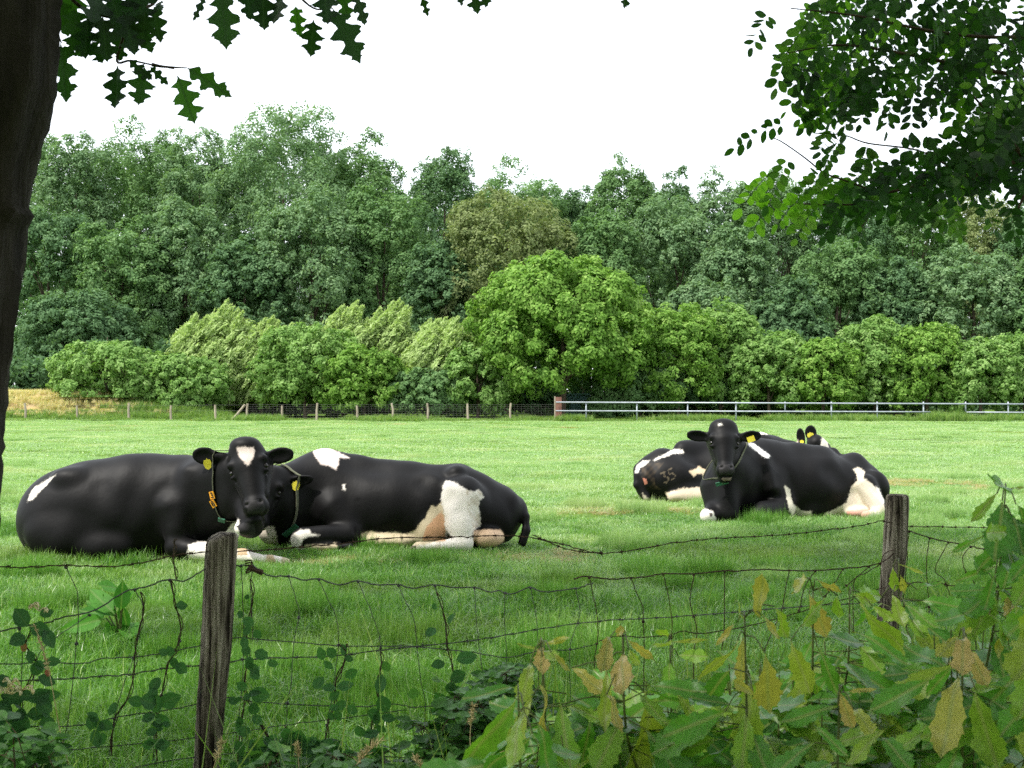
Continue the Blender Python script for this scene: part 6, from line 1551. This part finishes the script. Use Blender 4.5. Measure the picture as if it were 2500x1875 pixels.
for q in LC_: s = [up1, up2][int(rng.integers(0, 2))]; limb([s, (s + q) / 2 + [0, 0, .3], q], .09, .02, 5)
br.build('branch', M['bark_dark'], ok, smooth=True)
# leaves out of the picture overhead: they throw the shade that lies over the fence
cp, cn, ct, _ = crown_points(28000, tc + [1.1, .6, 4.2], (5.6, 6.6, 2.6), .30, 70, 18, g=g)
cp = cp[(cp[:, 2] > EYE + cp[:, 1] * .325 + .35)]
V, Q = leaf_faces(cp, rng.normal(size=cp.shape) + [0, 0, 1.2], .12, 1.5)
mesh_obj('crown', V, Q, M['oak_leaf'], ok, {'tint': np.repeat(rng.uniform(0, .6, len(cp)), 4), 'lw': np.full(len(V), .1), 'la': np.full(len(V), .02)})
HL = [((433, 185), (476, 303), .66, .9, 3.5), ((456, 165), (568, 238), .42, .75, 3.55), ((287, 161), (281, 266), .58, .1, 3.5), ((352, 163), (338, 258), .68, .55, 3.5), ((313, 146), (372, 196), .5, .0, 3.45), ((365, 162), (412, 208), .4, .2, 3.5),
      ((148, 105), (163, 250), .46, .5, 3.3), ((541, -20), (553, 123), .62, .45, 3.3), ((500, -10), (472, 52), .3, .0, 3.4), ((868, -20), (892, 64), .5, .15, 3.4), ((812, 22), (880, 156), .58, .3, 3.4), ((765, 48), (758, 140), .75, .1, 3.45), ((722, 12), (732, 92), .62, 1.0, 3.5),
      ((690, -20), (668, 60), .6, .0, 3.4), ((640, -40), (645, 76), .7, .0, 3.35), ((600, -40), (612, 50), .6, .05, 3.4), ((790, -30), (800, 60), .7, .05, 3.4), ((830, -40), (850, 50), .6, .6, 3.5), ((1026, -20), (1046, 42), .42, .0, 3.4), ((1150, -60), (1166, 36), .62, .1, 3.4), ((1195, -50), (1185, 20), .5, .2, 3.45), ((1120, -50), (1128, 18), .4, .0, 3.4), ((1530, -40), (1524, 24), .6, .1, 3.4),
      ((375, 15), (392, 105), .6, .1, 3.4), ((355, 25), (345, 118), .7, .0, 3.35), ((300, 30), (330, 135), .8, .0, 3.35), ((250, 40), (262, 152), .8, .0, 3.3), ((215, 45), (208, 145), .7, .05, 3.3), ((180, 20), (190, 130), .8, .45, 3.35), ((270, -30), (300, 90), .9, .05, 3.4), ((330, -40), (350, 60), .9, .0, 3.4), ((240, -40), (225, 70), .9, .1, 3.35), ((180, -40), (170, 60), .9, .7, 3.45), ((150, 0), (165, 90), .8, .6, 3.4),
      ((395, 0), (384, 40), .5, .2, 3.5), ((300, 70), (290, 150), .7, .1, 3.45), ((340, 60), (372, 130), .7, .3, 3.45), ((200, 80), (160, 140), .7, .3, 3.4), ((382, 8), (396, 26), .6, .0, 3.6), ((225, 100), (250, 155), .8, .2, 3.42), ((170, 90), (200, 140), .8, .5, 3.42)]
hb = LB(); tw = MB(); g = np.random.default_rng(21)
for (b, e, w, tn, d) in HL:
    B_, T_ = at(*b, d), at(*e, d + g.uniform(-.04, .04)); leaf(hb, B_, T_, w * 1.02, nrm(nrm(CAMP - B_) + g.normal(0, .25, 3)), OAK, g.uniform(.02, .1), g.uniform(.05, .2), np.clip(tn + g.normal(0, .03), 0, 1), .012, g=g)
for P in ([(130, -60, 3.3), (200, 20, 3.35), (300, 60, 3.4), (285, 148, 3.48), (320, 148, 3.5), (370, 158, 3.52), (425, 168, 3.5)], [(370, 158, 3.52), (400, 163, 3.53), (456, 166, 3.56)], [(130, 60, 3.3), (150, 105, 3.3)], [(480, -80, 3.3), (600, -55, 3.35), (700, -30, 3.4), (765, 20, 3.45), (812, 20, 3.42)], [(700, -30, 3.4), (860, -30, 3.4), (1030, -30, 3.4), (1150, -62, 3.4), (1300, -80, 3.4), (1530, -45, 3.4)], [(350, 20, 3.5), (376, 8, 3.55), (398, -20, 3.6)], [(130, -60, 3.3), (60, -200, 3.2), (40, -400, 3.1)], [(480, -80, 3.3), (250, -200, 3.2), (60, -380, 3.1)]):
    tw.tube(spline([at(u, v, d) for u, v, d in P], 5), np.linspace(.006, .0018, (len(P) - 1) * 5 + 1), 5)
hb.done('hanging_leaves', M['oak_leaf'], ok); tw.build('twig', M['twig'], ok)

# ================================================================== LOCUST TREE (upper right)
lt = thing('locust_tree', (2.55, 3.6, 0), 'locust tree whose branches of small oval leaflets hang in from the upper right', 'tree')
tr = MB(); P = spline([[2.55, 3.6, -.1], [2.5, 3.6, 1.2], [2.45, 3.55, 2.6], [2.2, 3.4, 4.2], [1.9, 3.2, 6.0]], 8); tr.tube(P, np.linspace(.17, .07, len(P)), 16, jit=.03); tr.build('trunk', M['bark_dark'], lt, smooth=True)
bw = MB(); LBR = [[(2700, 300, 3.6), (2500, 386, 3.5), (2390, 425, 3.45), (2267, 449, 3.4), (2155, 474, 3.4), (2101, 498, 3.38), (1970, 498, 3.35), (1880, 490, 3.3)], [(2700, 60, 3.6), (2480, 90, 3.4), (2300, 80, 3.3), (2100, 40, 3.2), (1930, 20, 3.1)],
            [(2600, 200, 3.5), (2400, 170, 3.4), (2200, 130, 3.3), (2050, 110, 3.2), (1920, 130, 3.1)], [(2155, 474, 3.4), (2060, 440, 3.4), (2009, 420, 3.4), (1966, 386, 3.38), (1910, 347, 3.36), (1885, 336, 3.36)], [(2500, 386, 3.5), (2430, 300, 3.45), (2390, 250, 3.4), (2340, 200, 3.4)],
            [(2350, 430, 3.45), (2250, 370, 3.4), (2120, 350, 3.35), (2060, 330, 3.35), (1985, 325, 3.35)], [(2700, -100, 3.5), (2500, -60, 3.3), (2200, -40, 3.1), (1950, -30, 3.0)], [(2390, 425, 3.45), (2330, 470, 3.4), (2250, 510, 3.35)], [(2600, 330, 3.5), (2500, 480, 3.4), (2480, 540, 3.4)], [(2150, 470, 3.4), (2120, 530, 3.35), (2100, 560, 3.3)]]
BP = []
for p in LBR:
    P = spline([at(u, v, d) for u, v, d in p], 6); bw.tube(P, np.linspace(.007 if p[0][0] > 2450 else .003, .0015, len(P)), 6, jit=.04)
for u, v, d in ((2700, 300, 3.6), (2700, 60, 3.6), (2600, 200, 3.5), (2700, -100, 3.5), (2600, 330, 3.5)): bw.tube(spline([at(u, v, d), at(u + 250, v - 150, 3.6), [2.4, 3.55, 2.9]], 4), np.linspace(.011, .03, 9), 7)
bw.build('branch', M['twig'], lt, smooth=True)

def compound(mb, tw, B_, D_, ln, nlf, tn, g, droop=.5, lsz=.036):
    """feather leaf: a rachis with pairs of oval leaflets and one at the tip"""
    D_ = nrm(D_); side = nrm(np.cross(D_, nrm(CAMP - B_) + g.normal(0, .28, 3)))
    P = spline([B_, B_ + D_ * ln * .5, B_ + D_ * ln + np.array([0, 0, -droop * ln * .35])], 4); tw.tube(P, .0008, 3)
    nn = nrm(np.cross(D_, side) + g.normal(0, .2, 3))
    for k in range(nlf):
        f = .14 + .86 * k / (nlf - 1); i = f * (len(P) - 1); a = int(min(i, len(P) - 2)); q = P[a] + (P[a + 1] - P[a]) * (i - a)
        for s in ((-1, 1) if k < nlf - 1 else (0,)):
            if g.random() < .05: continue
            dr = nrm(D_ * .45 + side * s * 1.0 + np.array([0, 0, -.35]) + g.normal(0, .16, 3)) if s else nrm(D_ + [0, 0, -.3])
            leaf(mb, q + dr * .003, q + dr * lsz * g.uniform(.75, 1.15), g.uniform(.52, .72), nrm(nn + g.normal(0, .35, 3)), OVAL_S, .05, .12, np.clip(tn + g.normal(0, .08), 0, 1), .0, g=g)
OVAL_S = [(0, .01), (.1, .16), (.3, .31), (.55, .34), (.8, .25), (.94, .12), (1, .01)]
g = np.random.default_rng(33); lf = LB(); rx = MB()
HC = [((1925, 300), (1796, 338), .4), ((1880, 30), (1838, 95), .45), ((1935, 105), (1895, 195), .55), ((1960, 150), (1935, 200), .3), ((1990, 160), (1955, 225), .2), ((2010, 230), (1955, 275), .5), ((2020, 270), (1965, 300), .45), ((1930, 380), (1875, 480), .6), ((1885, 420), (1812, 490), .95), ((1900, 470), (1840, 545), .9),
      ((1960, 480), (1900, 530), .85), ((2000, 440), (1950, 470), .6), ((2020, 400), (1985, 440), .55), ((2050, 340), (2010, 400), .5), ((2120, 350), (2105, 410), .5), ((2150, 380), (2085, 420), .55), ((2000, 500), (1945, 560), .8), ((2060, 490), (2015, 560), .2), ((2130, 500), (2090, 600), .45), ((2160, 480), (2090, 520), .4), ((2210, 500), (2280, 550), .4), ((2260, 510), (2330, 545), .55),
      ((2320, 500), (2340, 560), .6), ((2380, 480), (2430, 540), .4), ((2450, 480), (2480, 560), .2), ((2080, 215), (2060, 300), .3), ((2130, 210), (2100, 285), .2), ((2190, 200), (2165, 300), .3), ((2230, 195), (2225, 300), .15), ((2290, 190), (2260, 270), .1), ((2370, 215), (2320, 290), .5), ((2390, 250), (2350, 310), .55), ((2440, 230), (2400, 310), .5), ((2040, 315), (2000, 350), .5), ((2350, 330), (2270, 360), .4), ((2300, 380), (2200, 350), .35), ((2240, 420), (2170, 390), .3)]
for (b, e, tn) in HC:
    d = 3.3 + g.uniform(-.12, .12); B_, T_ = at(*b, d), at(*e, d + g.uniform(-.08, .04)); compound(lf, lf, B_, T_ - B_, np.linalg.norm(T_ - B_), 7, tn, g)
regs = [([(1990, -60), (2620, -60), (2620, 290), (2450, 230), (2330, 150), (2200, 190), (2120, 230), (2040, 220), (2010, 150), (1990, 80), (1980, 20)], 130), ([(2290, 340), (2420, 300), (2600, 260), (2600, 410), (2430, 400), (2250, 430), (2130, 440), (2030, 440), (1980, 430), (2120, 410), (2200, 385)], 80), ([(2420, 240), (2600, 200), (2600, 350), (2440, 340)], 26), ([(1980, -40), (2100, -20), (2080, 130), (2000, 110)], 10)]
for poly, n in regs:
    k = 0
    while k < n:
        u, v = g.uniform(1880, 2620), g.uniform(-60, 520)
        if not in_poly(np.array([u]), np.array([v]), poly)[0]: continue
        k += 1; d = g.uniform(3.1, 4.2); a = g.uniform(1.9, 4.2); B_ = at(u, v, d)
        D_ = np.array([math.sin(a - 1.57) * -.8, g.uniform(-.6, .4), -abs(math.cos(a - 3.1)) * .8]); tn = .05 + abs(g.normal(0, .25)) + (.3 if u < 2120 else 0)  # left sprays get a brighter tint, as if skylight shone through
        compound(lf, lf, B_, D_, g.uniform(.12, .18), 7, tn, g)
lf.done('foliage', M['locust_leaf'], lt)
# rest of the crown, out of the picture overhead
cp, cn, ct, _ = crown_points(14000, np.array([3.4, 3.0, 6.2]), (5.2, 6.2, 2.8), .30, 60, 18, g=g)
cp = cp[(cp[:, 2] > EYE + cp[:, 1] * .325 + .3)]
V, Q = leaf_faces(cp, rng.normal(size=cp.shape) + [0, 0, 1.2], .10, 1.5)
mesh_obj('crown', V, Q, M['locust_leaf'], lt, {'tint': np.repeat(rng.uniform(0, .6, len(cp)), 4)})

# unseen trees added round the viewpoint to block skylight and darken the foreground
for lb, x, y, H, W in (('added shade tree behind the viewpoint, left of it', -6.5, -5.5, 10.5, 4.0), ('added shade tree right behind the viewpoint', .5, -6.5, 11.5, 4.2), ('added shade tree behind the viewpoint, right of it', 7.5, -5.0, 10.5, 4.0), ('added shade tree to the left of the viewpoint', -9.5, 0.5, 9.0, 3.0), ('added shade tree to the right of the viewpoint', 10.0, 1.0, 9.0, 3.2)):
    g = np.random.default_rng(int(abs(x) * 10)); t = thing('added_shade_tree', (x, y, 0), lb, 'tree', 'unseen trees added around the viewpoint to block skylight')
    cp, cn, ct, LCs = crown_points(9000, np.array([x, y, H / 2 + .3]), (W, W * .8, H / 2), .3, 40, 14, g=g)
    V, Q = leaf_faces(cp, cn, .22, g=g); mesh_obj('crown', V, Q, M['oak_leaf'], t, {'tint': np.repeat(ct * .8, 4), 'lw': np.full(len(V), .1), 'la': np.full(len(V), .02)})
    trunk_mesh(np.array([x, y, 0.]), H, .2, LCs, g).build('trunk', M['bark_dark'], t, smooth=True)
